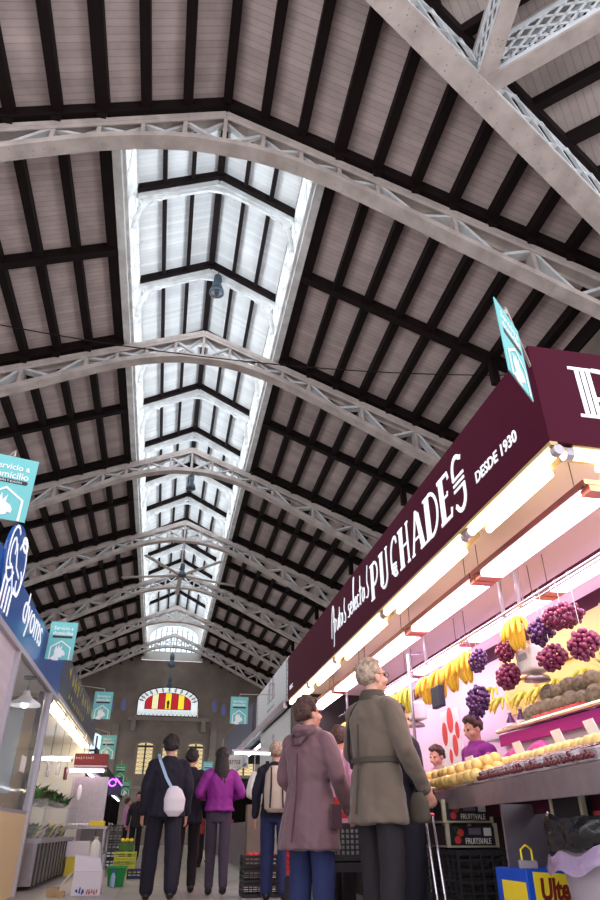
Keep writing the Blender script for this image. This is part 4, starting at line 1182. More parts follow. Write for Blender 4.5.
tag(MB().bb(1.7, 2.32, 3.58, 4.0, 0, .255).build('low_pallet_box', 'soft_black'), 'dark low box under the blue cartons', 'box')
t = thing('paper_clip', (1.93, 3.7, .537), 'grey bulldog clip with yellow loop on the blue carton', 'clip')
MB().box((1.93, 3.68, .555), (.09, .03, .035)).build('jaw', 'bin_grey', t)
MB().tube([(1.9, 3.68, .573), (1.9, 3.68, .62), (1.93, 3.68, .64), (1.96, 3.68, .62), (1.96, 3.68, .573)], .006, 6).build('loop', 'yellow', t)
# bin with bag
t = thing('waste_bin', (2.06, 3.0, 0), 'mauve grey plastic bin lined with a glossy black bag at the right edge', 'bin')
bx, by = 1.99, 2.95
MB().lathe((bx, by, 0), [(.18, 0), (.19, .02), (.26, .7), (.272, .72), (.272, .74), (.255, .74), (.24, .7), (.17, .03)], 28).build('bin_body', 'bin_grey', t, smooth=True)
def bagf(u, v):
    a = 2 * PI * u; r = .285 + .02 * noise.noise(V((math.cos(a) * 3, math.sin(a) * 3, v * 3))) + .012 * math.sin(v * PI) ; z = .63 + .13 * v + .035 * noise.noise(V((math.cos(a) * 2.2, math.sin(a) * 2.2, 5 + v)))
    return V((bx + r * math.cos(a), by + r * math.sin(a), z))
MB().grid(bagf, 60, 10).build('bag_liner', 'bag_black', t, smooth=True)
def bagf2(u, v):
    a = 2 * PI * u; r = .295 + .015 * noise.noise(V((math.cos(a) * 3, math.sin(a) * 3, v * 3))) + .02 * v; z = .62 - .07 * v + .05 * noise.noise(V((math.cos(a) * 2.2, math.sin(a) * 2.2, 5)))
    return V((bx + r * math.cos(a), by + r * math.sin(a), z))
MB().grid(bagf2, 60, 5).build('bag_hem', 'bag_lilac', t, smooth=True)

# ---- next stalls down the right side
def board_sign(name, x, y0, y1, z0, z1, m, label, th=.05):
    t = thing(name, (x, y0, z0), label, 'sign')
    MB().bb(x, x + th, y0, y1, z0, z1).build('board', m, t); return t
t = board_sign('stall_fascia', 2.15, 12.15, 16.6, 2.75, 3.55, 'banner_grey', 'pale fascia board printed with a small building beyond the maroon stall')
pl = Plane((2.15, 14.3, 3.0), (0, -1, 0), (0, 0, 1), (-1, 0, 0))
mb = MB()
for (a, w_, h) in ((-.45, .16, .25), (-.28, .1, .45), (-.15, .3, .32), (.18, .1, .42), (.3, .16, .25)):
    pl.stroke(mb, [(a, .1), (a, .1 + h), (a + w_ / 2, .14 + h), (a + w_, .1 + h), (a + w_, .1), (a, .1)], .025, th=.004)
mb.build('printed_building', 'sign_grey_print', t)
mb = MB(); scribble(pl, mb, -.5, -.08, 1.0, .06, 12, .012, 3); mb.build('printed_line', 'sign_grey_print', t)
for yy in (12.35, 16.4):
    mb = MB(); p2 = Plane((2.15, yy, 2.75), (0, -1, 0), (0, 0, 1), (-1, 0, 0))
    for k in range(5): p2.stroke(mb, arc(0, .1 + .15 * k, .06, .06, 0, 300, 8), .02, th=.004)
    mb.build('printed_border', 'navy_sign', t)
t = thing('market_stall', (2.2, 14, 0), 'dim stall with pale printed side panel beyond the fruit stall', 'market stall')
MB().bb(2.2, 6, 12.0, 12.06, 0, 2.75).build('side_panel', 'soft_black', t)
MB().bb(2.1, 6, 12.1, 24.0, 2.68, 2.74).build('canopy', 'soft_black', t)
MB().bb(2.05, 2.12, 12.1, 24.0, 2.62, 2.75).build('canopy_edge', 'stainless', t)
MB().bb(2.17, 2.2, 12.1, 15.9, 0.0, 2.62).build('front_shutter', 'banner_grey', t)
p3 = Plane((2.17, 13.9, 1.6), (0, -1, 0), (0, 0, 1), (-1, 0, 0)); mb = MB()
for k in range(4): p3.stroke(mb, arc(.1 * (-1) ** k, .22 * k, .12, .13, 90 * k, 90 * k + 250, 10), .05, th=.004)
mb.build('printed_ornament', 'stain_blue', t)
MB().bb(4.2, 4.3, 12.1, 24, 0, 2.7).build('back_wall', 'soft_black', t)
MB().bb(2.0, 2.9, 16.0, 23.5, 0, .9).build('counter', 'stainless', t)
MB().bb(1.95, 2.0, 16.8, 20.2, 2.1, 2.35).build('sign_board', 'banner_grey', t)
p2 = Plane((1.95, 17.3, 2.15), (0, -1, 0), (0, 0, 1), (-1, 0, 0)); 
t2 = board_sign('dark_sign', 2.1, 17.0, 24.0, 2.75, 3.5, 'navy_sign', 'dark fascia of the far stall on the right')
# small white hanging sign with red lettering facing the aisle
t = thing('hanging_sign', (1.5, 17.5, 2.05), 'small pale hanging sign with red script lettering over the right stalls', 'sign')
MB().bb(1.32, 2.1, 17.5, 17.53, 2.06, 2.34).build('board', 'white_panel', t)
text_mesh('Encarna', .2, Plane((1.36, 17.5, 2.14), (1, 0, 0), (0, 0, 1), (0, -1, 0)), 0, 0, 'brown_print', t, sx=.85, shear=.2)
for x in (1.45, 1.95): MB().tube([(x, 17.51, 2.34), (x, 17.51, 2.7)], .008, 5).build('hanger', 'steel', t)
for i, (ya, yb) in enumerate(((16.1, 17.7), (17.9, 19.5), (19.8, 21.4), (21.6, 23.2))):
    tube_fitting((2.3, ya, 2.5), (2.3, yb, 2.5), .03, 'lamp_cool', 'cool tube lamp under the dim stall canopy, %s beyond the fruit stall' % words[i], 'cool tubes under the far right canopy', house='alu', two=False)
t = thing('rail_lamp', (1.4, 13.5, 2.05), 'white tube lamp on a crossbar behind the shopper with the backpack', 'lamp')
MB().tube([(1.35, 13.5, 2.0), (2.1, 13.5, 2.0)], .02, 8).build('tube', 'lamp_cool', t); MB().bb(1.3, 2.2, 13.48, 13.52, 2.03, 2.06).build('housing', 'alu', t)
# white paper bag hanging
t = thing('hanging_bag', (1.68, 13, 1.2), 'crumpled white carrier bag hanging beyond the backpack', 'bag')
mb = MB(); rings = []
for k, (r, z) in enumerate(((.03, 1.65), (.06, 1.6), (.1, 1.5), (.13, 1.35), (.12, 1.24), (.05, 1.2))):
    rings.append([V((1.68 + r * (1 + .15 * math.sin(5 * q)) * math.cos(q), 13 + r * .7 * (1 + .15 * math.cos(7 * q)) * math.sin(q), z)) for q in [j * PI / 8 for j in range(16)]])
mb.rings(rings); mb.build('bag_body', 'white', t, smooth=True)
MB().tube([(1.68, 13, 1.64), (1.68, 13, 1.97)], .006, 5).build('handle', 'white', t)
# grey pillar + crates by the backpack person
tag(MB().bb(1.5, 1.75, 12.3, 12.6, 0, 1.1).build('counter_plinth', 'stone_trim'), 'pale grey end of a counter behind the purple jacket', 'counter')
for i in range(3):
    vent_crate(1.14, 1.62, 9.55, 9.95, .005 + .15 * i, .145 + .15 * i, 'black', 'plastic_crate', 'black slatted crate, %s of the low stack beside the backpack wearer' % ['bottom', 'middle', 'top'][i], 'black crates beside the backpack wearer', rows=2, colsn=4)
for i in range(9):
    fruit('tomato', V((1.22 + .075 * (i % 5), 9.65 + .1 * (i // 5), .44)), .038, 'fruit_print', 'red tomato in the top slatted crate beside the backpack wearer', 'tomato', 'tomatoes in the slatted crate')
# shopping cart with black frame, red baskets behind the two shoppers
t = thing('shopping_trolley', (1.5, 5.9, 0), 'black wheeled trolley frame standing between the two shoppers', 'trolley')
MB().bb(1.2, 1.95, 5.6, 6.1, .44, .5).build('platform', 'black', t)
for (x, y) in ((1.22, 5.62), (1.93, 5.62), (1.22, 6.08), (1.93, 6.08)):
    lg = MB().tube([(x, y, .06), (x, y, .45)], .015, 8).build('leg', 'alu', t)
    MB().tube([(x - .012, y, .045), (x + .012, y, .045)], .045, 14).build('wheel', 'black', lg)
vent_crate(1.3, 1.6, 5.62, 6.0, .51, .76, 'black', 'wire_basket', 'black mesh basket with white contents on the trolley', 'baskets on the trolley', rows=7, colsn=8, cat='basket')
tag(MB().bb(1.34, 1.57, 5.66, 5.96, .525, .72).build('packet', 'white'), 'white packet inside the black mesh basket', 'packet')
vent_crate(1.38, 1.75, 5.7, 6.05, .8, .94, 'red_plastic', 'shopping_basket', 'red plastic basket on top of the trolley behind the olive coat', 'red baskets', rows=4, colsn=6, cat='basket')
t = thing('carton', (1.7, 5.8, .51), 'white carton with green lettering on the trolley', 'box')
MB().bb(1.62, 1.92, 5.68, 6.0, .505, .78).build('box_body', 'white_box', t)
text_mesh('LEA', .06, Plane((1.65, 5.68, .64), (1, 0, 0), (0, 0, 1), (0, -1, 0)), 0, 0, 'green_sign', t); text_mesh('HASTA', .045, Plane((1.65, 5.68, .56), (1, 0, 0), (0, 0, 1), (0, -1, 0)), 0, 0, 'print_black', t)
vent_crate(1.02, 1.12, 5.55, 5.75, .42, .66, 'red_plastic', 'shopping_basket', 'bright red plastic crate behind the mauve parka', 'red baskets', rows=6, colsn=3, cat='basket')
tag(MB().bb(1.0, 1.16, 5.5, 5.8, 0, .415).build('shopping_bag', 'navy_cloth', bevel=.03), 'dark cloth bag on the floor under the red crate', 'bag')
t = thing('cart_handle', (1.95, 4.6, 0), 'slim chrome trolley handle leaning beside the olive coat', 'trolley handle')
a_, b_ = at(425, 815, 'y', 4.5), at(437, 895, 'y', 4.35)
MB().tube([a_, b_], .008, 8).build('rod', 'chrome', t); MB().tube([a_ + V((.05, 0, 0)), b_ + V((.05, 0, 0))], .008, 8).build('rod', 'chrome', t)
MB().tube([a_ - V((.01, 0, 0)), a_ + V((.06, 0, 0))], .012, 8).build('grip', 'red_plastic', t)
MB().tube([b_, (b_.x, b_.y, 0.03)], .008, 8).build('rod', 'chrome', t); MB().tube([b_ + V((.05, 0, 0)), (b_.x + .05, b_.y, 0.03)], .008, 8).build('rod', 'chrome', t)
MB().bb(b_.x - .04, b_.x + .1, b_.y - .02, b_.y + .02, 0, .035).build('foot', 'black', t)

# soft magenta paper liner bunched behind the front fruit
def lf(u, v):
    y = 4.6 + 1.5 * u; x = 2.62 + .16 * v; return V((x + .02 * math.sin(u * 40), y, 1.12 + .16 * math.sin(PI * v) * (.7 + .3 * math.sin(u * 23)) + .03 * noise.noise(V((u * 20, v * 6, 1)))))
tag(MB().grid(lf, 60, 8).build('paper_liner', 'magenta', smooth=True), 'bunched magenta paper liner behind the yellow fruit', 'paper')
# ================================================================ BANNERS
def parrot(pl, mb, a, b, s):
    pts = [(-.5, -.45), (-.28, -.2), (-.32, .05), (-.22, .42), (-.14, .2), (-.04, .5), (.02, .22), (.16, .46), (.14, .16), (.3, .08), (.4, -.1), (.38, -.25), (.28, -.2), (.2, -.32), (.0, -.38), (.05, -.55), (-.3, -.55)]
    pl.fill(mb, [(a + x * s, b + y * s) for x, y in pts], d=.002, th=.003)
def banner(cx_, cy_, ztop, yaw, m, label, w_=.35, h=.5, arm=None, big=False):
    u = V((math.cos(yaw), math.sin(yaw), 0)); n = V((u.y, -u.x, 0))
    t = thing('hanging_banner', (cx_, cy_, ztop - h), label, 'banner', 'home delivery banners on arms over the stalls')
    o_ = V((cx_, cy_, ztop - h)) - u * w_ / 2
    pl = Plane(o_, u, (0, 0, 1), n)
    mb = MB(); pl.fill(mb, [(0, 0), (w_, 0), (w_, h), (0, h)], d=-.006, th=.006); bo = mb.build('board', m, t)
    text_mesh('Servicio a', .068, pl, w_ / 2, h - .105, 'print_white', bo, align='CENTER', ext=.001, sx=.95, bold=.001)
    text_mesh('domicilio', .075, pl, w_ / 2, h - .175, 'print_white', bo, align='CENTER', ext=.001, sx=.95, bold=.001)
    mb = MB(); pl.fill(mb, [(.05, h - .215), (w_ - .05, h - .215), (w_ - .04, h - .2), (w_ - .05, h - .185), (.05, h - .185)], d=.001, th=.002); mb.build('black_ribbon', 'print_black', bo)
    if big: text_mesh('ESPAÑA Y EUROPA', .022, pl, w_ / 2, h - .209, 'print_white', bo, align='CENTER', d=.004, ext=.0005)
    mb = MB(); c = w_ / 2; pl.stroke(mb, [(c - .125, .0), (c - .125, .16), (c, .245), (c + .125, .16), (c + .125, 0.0)], .018, d=.002, th=.003); mb.build('printed_outline', 'print_white', bo)
    mb = MB(); parrot(pl, mb, c - .01, .1, .2); mb.build('printed_emblem', 'print_white', bo)
    if arm:
        MB().tube([pl.p(w_ * .5, h + .0), pl.p(w_ * .5, h + .05), V(arm)], .009, 6).build('bracket_arm', 'steel', t)
    else: MB().tube([pl.p(w_ * .5, h), pl.p(w_ * .5, h + .12)], .009, 6).build('bracket_arm', 'steel', t)
    return t
banner(-1.3, 4.45, 3.1, .28, 'teal', 'teal delivery banner nearest the camera, cut by the left edge', big=True, arm=(-1.69, 4.9, 3.04))
banner(-1.49, 9.2, 3.17, .04, 'teal', 'teal delivery banner over the blue fascia, second on the left', arm=(-1.69, 9.4, 3.05))
banner(-1.25, 13.8, 3.08, .0, 'teal', 'teal delivery banner third on the left, beyond the blue fascia', arm=(-1.74, 13.9, 3.2))
banner(-1.25, 16.6, 2.62, -.1, 'teal', 'teal delivery banner above the dark red sign box', arm=(-1.74, 16.7, 2.8))
banner(-1.3, 24.0, 2.6, 0, 'green_sign', 'bright green delivery banner far down on the left')
banner(-1.25, 28.0, 2.38, 0, 'green_sign', 'dark green delivery banner farthest away on the left')
banner(1.4, 13.5, 3.02, 0, 'teal', 'teal delivery banner on the right in front of the end wall', arm=(2.14, 13.6, 3.1))
banner(1.65, 26.0, 2.9, 0, 'teal', 'small teal delivery banner far on the right above the purple jacket')
banner(1.5, 31.5, 2.6, 0, 'teal', 'smallest teal delivery banner farthest on the right')
banner(1.655, 2.43, 3.2, math.radians(42), 'teal', 'teal delivery banner seen edge on at the corner of the maroon fascia', arm=(2.1, 2.95, 3.3))

# ================================================================ LEFT SIDE: STALL WITH THE BLUE FASCIA
XL = -1.7
LP = Plane((XL, 0, 0), (0, 1, 0), (0, 0, 1), (1, 0, 0))
t = thing('stall_fascia', (XL, 6, 2.5), 'royal blue fascia with white round emblem and rounded white letters', 'sign')
MB().bb(XL - .06, XL, 2.0, 11.05, 2.5, 3.05).build('front_board', 'blue', t)
MB().bb(-4.5, XL - .06, 10.99, 11.05, 2.5, 3.05).build('side_board', 'blue', t)
MB().bb(XL - .02, XL + .03, 2.0, 11.06, 2.44, 2.5).build('edge_trim', 'alu', t)
mb = MB(); LP.fill(mb, [(6.72 + .5 * math.cos(q), 3.05 + .42 * math.sin(q)) for q in [k * PI / 14 for k in range(28)]], d=.001, th=.02); mb.build('emblem_board', 'blue', t)
def lst(pts, w_=.028, name='printed_emblem'):
    mb = MB(); LP.stroke(mb, pts, w_, d=.022, th=.004); mb.build(name, 'sign_white', t)
lst(arc(6.52, 3.12, .2, .28, 60, 330, 16)); lst(arc(6.92, 3.1, .2, .28, -120, 150, 16)); lst(arc(6.92, 3.36, .12, .06, 0, 360, 14), .04)
lst([(6.6, 3.25), (6.75, 3.05), (6.95, 3.0)]); lst(arc(6.5, 3.13, .09, .14, 0, 300, 12)); lst([(6.4, 2.92), (6.6, 3.0), (6.8, 2.8), (7.0, 2.84)]); lst(arc(6.98, 2.95, .1, .13, 90, -180, 12))
for k in range(4): lst([(6.42 + .13 * k, 2.56), (6.42 + .13 * k, 2.86 - .02 * k)], .05)
text_mesh('dyoms', .52, LP, 7.55, 2.74, 'sign_white', t, sx=.98, d=.003, bold=-.004)
st = thing('corner_stall', (-2.8, 7, 0), 'glass fronted stall under the blue fascia with aluminium posts', 'market stall')
# roller shutter, horizontal slats
mb = MB(); n = 34; rings = []
for k in range(n):
    z = .0 + 2.44 * k / (n - 1); d = .012 * (k % 2)
    rings.append([V((XL - .03 + d, 3.0, z)), V((XL - .03 + d, 7.75, z)), V((XL - .05, 7.75, z)), V((XL - .05, 3.0, z))])
mb.rings(rings); mb.build('roller_shutter', 'shutter', st)
MB().bb(XL - .05, XL + .03, 7.75, 7.82, 0, 2.44).build('post', 'alu', st)
MB().bb(XL - .05, XL + .04, 10.3, 10.38, 0, 2.44).build('post', 'alu', st)
MB().bb(XL - .12, XL - .06, 10.2, 10.3, 0, 2.44).build('post', 'dark_steel', st)
MB().bb(XL - .03, XL, 7.82, 10.3, .9, .94).build('sill', 'alu', st)
MB().bb(XL - .03, XL, 7.82, 10.3, 0, .9).build('cream_panel', 'cream', st)
MB().bb(XL - .02, XL - .012, 7.82, 10.3, .94, 2.44).build('glass_front', 'glass', st)
MB().bb(-4.5, XL - .06, 2.0, 10.9, 2.46, 2.5).build('ceiling_panel', 'white_panel', st)
MB().bb(-4.5, -4.4, 2.0, 10.9, 0, 2.5).build('back_wall', 'cream', st)
MB().bb(-4.4, XL - .12, 10.38, 10.44, 0, 2.44).build('end_wall', 'cardboard', st)
MB().bb(-3.1, -2.0, 10.34, 10.38, 1.15, 2.2).build('mirror', 'mirror_blue', st)
MB().bb(-4.4, XL - .12, 10.36, 10.38, 2.25, 2.38).build('wall_stripe', 'dark_steel', st)
p = at(24, 764, 'x', XL + .005); tag(MB().bb(XL - .01, XL - .004, p.y - .16, p.y + .16, p.z - .09, p.z + .09).build('paper_notice', 'card'), 'cream paper notice stuck inside the left glass front', 'notice')
def dome_lamp(x, y, z, label):
    t = thing('dome_lamp', (x, y, z), label, 'lamp', 'white enamel lamps in the glass fronted stall')
    MB().lathe((x, y, z), [(.2, 0), (.19, .03), (.1, .08), (.05, .13), (.04, .18)], 20, caps=False).build('shade', 'white', t, smooth=True)
    MB().sph((x, y, z + .02), .05, 12, 8).build('bulb', 'lamp_cool', t, smooth=True)
    MB().tube([(x, y, z + .17), (x, y, 2.46)], .006, 5).build('cord', 'black', t); MB().lathe((x, y, 2.43), [(.08, 0), (.08, .03)], 14).build('ceiling_rose', 'black', t)
p = at(23, 712, 'y', 9.3); dome_lamp(p.x, 9.3, 2.1, 'white enamel lamp nearest the aluminium post in the left stall')
dome_lamp(p.x - .5, 9.3, 2.2, 'white enamel lamp deeper inside the left stall')
MB_ = MB().bb(-2.5, XL - .06, 7.9, 10.2, 0, .86); tag(MB_.build('service_counter', 'cream'), 'cream service counter behind the left glass front', 'counter')
for i, (y, s_) in enumerate(((8.3, 1.0), (8.55, .9), (8.8, .95))):
    t = thing('cured_ham', (-1.95, y, .86), ['dark cured ham nearest the roller shutter', 'dark cured ham in the middle behind the glass', 'dark cured ham farthest from the roller shutter'][i], 'ham', 'cured hams on the left counter')
    MB().lathe((-1.95, y, .862), [(.05, 0), (.11 * s_, .06), (.12 * s_, .16), (.07, .28), (.03, .36)], 16).build('meat', 'ham', t, smooth=True)
    MB().lathe((-1.95, y, 1.22), [(.03, 0), (.035, .06), (.02, .1)], 10).build('bone_end', 'cream', t)

# ---- second stall on the left
X2 = -1.75
P2 = Plane((X2, 0, 0), (0, 1, 0), (0, 0, 1), (1, 0, 0))
t = thing('stall_fascia', (X2, 15, 2.6), 'dark navy fascia with yellow lettering beyond the blue one', 'sign')
MB().bb(X2 - .06, X2, 11.3, 18.4, 2.62, 3.3).build('front_board', 'navy_sign', t)
MB().bb(X2, X2 + .02, 11.3, 18.4, 2.56, 2.62).build('edge_trim', 'alu', t)
mb = MB(); scribble(P2, mb, 12.2, 2.95, 5.4, .28, 11, .05, 5); mb.build('faded_lettering', 'yellow_print', t)
mb = MB(); scribble(P2, mb, 12.6, 2.7, 3.0, .14, 9, .03, 6); mb.build('faded_lettering', 'yellow_print', t)
s2_ = thing('market_stall', (-2.8, 14.5, 0), 'brightly lit stall with glass counter beyond the aluminium posts', 'market stall')
MB().bb(-4.5, X2 - .06, 11.1, 18.4, 2.58, 2.62).build('ceiling_panel', 'white_panel', s2_)
MB().bb(-4.5, -4.4, 11.1, 18.4, 0, 2.6).build('back_wall', 'white_panel', s2_)
MB().bb(-4.4, X2 - .08, 18.3, 18.4, 0, 2.58).build('end_wall', 'white_panel', s2_)
for k in range(3): MB().bb(-4.4, -3.9, 11.3, 18.2, .9 + .45 * k, .93 + .45 * k).build('wall_shelf', 'alu', s2_)
for i, (ya, yb) in enumerate(((11.6, 13.2), (13.4, 15.0), (15.2, 16.8), (16.9, 18.2))):
    tube_fitting((X2 - .12, ya, 2.52), (X2 - .12, yb, 2.52), .035, 'lamp_warm', 'bright tube lamp under the navy fascia, %s beyond the blue stall' % words[i], 'tubes under the navy fascia', side=(-1, 0, 0), house='alu')
tube_fitting((-3.6, 16.5, 2.1), (-2.0, 16.5, 2.1), .04, 'lamp_cool', 'cool tube lamp across the back of the bright left stall', 'cross tubes in the left stall', two=False, side=(0, 1, 0), house='alu')
dc = thing('display_counter', (-2.0, 13.2, 0), 'glass topped display counter with dark ribbed front on the left', 'counter')
MB().bb(-2.6, -1.62, 11.2, 15.6, 0.05, .56).build('base', 'stainless', dc)
for k in range(12): MB().bb(-1.62, -1.6, 11.25 + k * .38, 11.29 + k * .38, .05, .56).build('rib', 'black', dc)
MB().bb(-2.6, -1.58, 11.2, 15.6, .56, .62).build('ledge', 'alu', dc)
MB().bb(-1.62, -1.61, 11.2, 15.6, .62, 1.1).build('glass_front', 'glass', dc)
MB().bb(-2.3, -1.6, 11.2, 15.6, 1.1, 1.12).build('glass_top', 'glass', dc)
MB().bb(-2.6, -1.58, 11.18, 11.2, .62, 1.12).build('end_glass', 'glass', dc)
GV = 'bundles of greens on the left display counter'
random.seed(11)
def clump(x, y, z, s_, m, label, group, name='leafy_greens', cat='vegetable'):
    mb = MB()
    for k in range(14):
        a = random.uniform(0, 2 * PI); l = s_ * random.uniform(.6, 1); e = V((math.cos(a) * l, math.sin(a) * l, s_ * random.uniform(.2, 1.0))); sd = V((-math.sin(a), math.cos(a), 0)) * s_ * .3
        c = V((x, y, z)); mb._add([c - sd * .3, c + e * .5 - sd + V((0, 0, .02)), c + e, c + e * .5 + sd + V((0, 0, .02)), c + sd * .3], [(0, 1, 2, 3, 4)])
    mb.sph((x, y, z + s_ * .3), (s_ * .5, s_ * .5, s_ * .35), 10, 6)
    return tag(mb.build(name, m), label, cat, group)
for i in range(16):
    y = 11.5 + .26 * i; clump(-1.85 - .12 * (i % 2), y, 1.12, .25, 'produce_green' if i % 3 else 'leaf', 'bunch of leafy greens on top of the left glass counter', GV)
for i in range(14):
    y = 11.4 + .3 * i; clump(-1.85, y, .62, .22, ['produce_green', 'leaf', 'yellow_wall', 'produce_green', 'white'][i % 5], 'packed fresh food behind the left counter glass', 'goods inside the left glass counter', 'food_pack', 'food')
for i in range(10):
    y = 12.0 + .4 * i; x = -1.95 - .25 * (i % 3)
    o = thing('hanging_pack', (x, y, 1.5), 'clear plastic pack hanging above the left display counter', 'pack', 'packs hanging over the left counter')
    MB().box((x, y, 1.75), (.05, .15, .24), Matrix.Rotation(.2 * (i % 3 - 1), 3, 'Z')).build('wrapper', ['white_box', 'plastic_clear', 'alu', 'plastic_clear', 'ham'][i % 5], o, bevel=.02)
    MB().tube([(x, y, 1.87), (x, y, 2.58)], .003, 4).build('string', 'black', o)
# steel board, red sign box and work table farther on
t = thing('steel_screen', (-1.45, 16.0, .8), 'tall brushed steel screen standing on the far left table', 'screen')
MB().bb(-1.8, -1.1, 16.0, 16.04, .84, 1.72).build('panel', 'stainless', t); MB().bb(-1.12, -1.09, 15.98, 16.06, .8, 1.72).build('frame_post', 'alu', t); MB().bb(-1.83, -1.79, 15.98, 16.06, .8, 1.72).build('frame_post', 'alu', t)
MB().sph((-1.66, 15.99, 1.42), (.05, .012, .15), 12, 8).build('painted_reflection', 'white', t, smooth=True)  # white oval imitating a strong reflection in the steel, not a separate fitting
t = thing('red_sign_box', (-1.5, 15.9, 1.9), 'dark red illuminated sign box above the steel screen', 'sign')
MB().bb(-1.85, -1.15, 15.85, 16.25, 1.9, 2.16).build('box_body', 'red_sign', t, bevel=.01)
MB().bb(-1.85, -1.15, 15.84, 15.85, 1.9, 1.93).build('edge_trim', 'pink_wall', t)
mb = MB(); scribble(Plane((-1.82, 15.85, 2.04), (1, 0, 0), (0, 0, 1), (0, -1, 0)), mb, 0, 0, .4, .06, 8, .012, 8); mb.build('faded_lettering', 'pink_wall', t)
for x in (-1.7, -1.25): MB().tube([(x, 16.05, 2.16), (x, 16.05, 2.58)], .01, 6).build('hanger', 'alu', t)
tube_fitting((-1.9, 15.8, 1.82), (-1.2, 15.8, 1.82), .025, 'lamp_pink', 'short pinkish tube lamp just under the dark red sign box', 'pinkish left tubes', two=False, side=(0, 1, 0), house='alu')
t = thing('work_table', (-1.6, 16.7, 0), 'steel work table with scraps and yellow tray on the left', 'table')
MB().bb(-2.4, -.98, 15.9, 17.4, .76, .8).build('table_top', 'stainless', t)
for (x, y) in ((-2.35, 15.95), (-1.03, 15.95), (-2.35, 17.35), (-1.03, 17.35)): MB().bb(x - .02, x + .02, y - .02, y + .02, 0, .76).build('leg', 'alu', t)
MB().bb(-2.35, -1.02, 16.0, 17.3, .3, .33).build('lower_shelf', 'stainless', t)
tag(MB().bb(-1.35, -1.05, 15.95, 16.2, .801, .9).build('tray', 'yellow', bevel=.01), 'yellow plastic tray at the right end of the steel table', 'tray')
for i in range(6): 
    p = V((-1.75 + .07 * i, 15.95, .8)); tag(MB().sph((p.x, p.y, .83), (.05, .04, .028), 10, 6).build('paper_scrap', 'white', smooth=True), 'crumpled white scrap on the steel table edge', 'scrap', 'scraps on the steel table')
t = thing('printed_carton', (-1.3, 15.2, 0), 'white printed carton standing on a yellow one by the left table', 'box')
MB().bb(-1.65, -1.2, 14.9, 15.3, .3, .55).build('upper_box', 'white_box', t); MB().bb(-1.6, -1.24, 14.92, 15.3, 0, .3).build('lower_box', 'yellow_print', t)
t = thing('plastic_sack', (-1.12, 15.0, .0), 'translucent white sack slumped against the printed carton', 'sack')
mb = MB(); mb.lathe((-1.1, 15.0, 0), [(.06, .0), (.12, .05), (.13, .3), (.1, .5), (.03, .58)], 14); mb.build('body', 'white', t, smooth=True); MB().lathe((-1.1, 15.0, .57), [(.03, 0), (.05, .05)], 10).build('knot', 'white', t)
# cartons on the floor
t = thing('white_carton', (-.78, 10.4, 0), 'large white open carton with printing standing on the floor in the aisle', 'box')
MB().bb(-.98, -.62, 10.3, 10.65, 0.0, .26).build('box_body', 'white_box', t)
MB().poly([(-.98, 10.3, .26), (-.62, 10.3, .26), (-.68, 10.42, .4), (-1.0, 10.38, .44)], .006).build('flap', 'white_box', t)
MB().poly([(-.98, 10.3, .26), (-.98, 10.65, .26), (-1.14, 10.6, .14), (-1.12, 10.3, .1)], .006).build('flap', 'white_box', t)
q_ = Plane((-.93, 10.3, .0), (1, 0, 0), (0, 0, 1), (0, -1, 0)); mb = MB(); scribble(q_, mb, 0, .01, .12, .08, 3, .018, 2); mb.build('blurred_print', 'blue_box', t); mb = MB(); scribble(q_, mb, .14, .01, .14, .06, 5, .012, 4); mb.build('blurred_print', 'fruit_print', t)
for i, (x, y, s_) in enumerate(((-1.2, 10.2, .14), (-1.08, 10.0, .1))):
    tag(MB().bb(x - s_ / 2, x + s_ / 2, y, y + s_, 0, s_ * .7).build('cardboard_box', 'cardboard'), ['larger brown cardboard box left of the white carton', 'smaller brown cardboard box at the foot of the white carton'][i], 'box')
# green tub, bottle, crates
t = thing('green_tub', (-.51, 12.0, 0), 'green plastic tub standing on the aisle floor', 'tub')
mb = MB()
MB().rings([[V((-.51 + sx_ * w_, 12.0 + sy_ * w_, z)) for sx_, sy_ in ((-1, -1), (1, -1), (1, 1), (-1, 1))] for w_, z in ((.11, 0), (.145, .25), (.125, .25), (.1, .03))]).build('body', 'green_bin', t, bevel=.01)
MB().sweep([(-.66, 11.85, .24), (-.36, 11.85, .24), (-.36, 12.15, .24), (-.66, 12.15, .24), (-.66, 11.85, .24)], .02, .025).build('rim', 'green_bin', t)
t = thing('spray_bottle', (-.545, 11.7, 0), 'pale bottle with blue cap in front of the green tub', 'bottle')
MB().lathe((-.545, 11.7, 0), [(.03, 0), (.035, .02), (.035, .13), (.015, .18)], 12).build('body', 'bottle', t, smooth=True); MB().lathe((-.545, 11.7, .18), [(.018, 0), (.018, .04)], 10).build('cap', 'cap_blue', t)
for i in range(3):
    vent_crate(-.72, -.32, 15.0, 15.35, .005 + .125 * i, .12 + .125 * i, 'lime', 'fruit_crate', 'lime yellow plastic crate, %s of the stack in the aisle' % ['bottom', 'middle', 'top'][i], 'lime crates in the aisle', rows=2, colsn=2)
tag(MB().bb(-.66, -.38, 15.03, 15.3, .385, .52).build('fruit_box', 'leaf', bevel=.01), 'green carton on top of the lime yellow crates', 'box')
for i, x in enumerate((-.6, -.52, -.44)): fruit('lemon', V((x, 15.12, .56)), .042, 'yellow', 'yellow lemon on top of the green carton', 'lemon', 'lemons over the crate stack', (1.2, 1, 1))
vent_crate(-.4, -.1, 13.6, 13.9, .005, .14, 'navy_plastic', 'navy_crate', 'low navy crate on the floor beside the green tub', None or 'navy crate', rows=2, colsn=4)
for i in range(5):
    vent_crate(-1.05, -.75, 17.8, 18.1, .005 + .17 * i, .165 + .17 * i, 'black', 'plastic_crate', 'black crate in the tall stack behind the work table, %s from the floor' % words[i], 'black crates by the work table', rows=2, colsn=3)
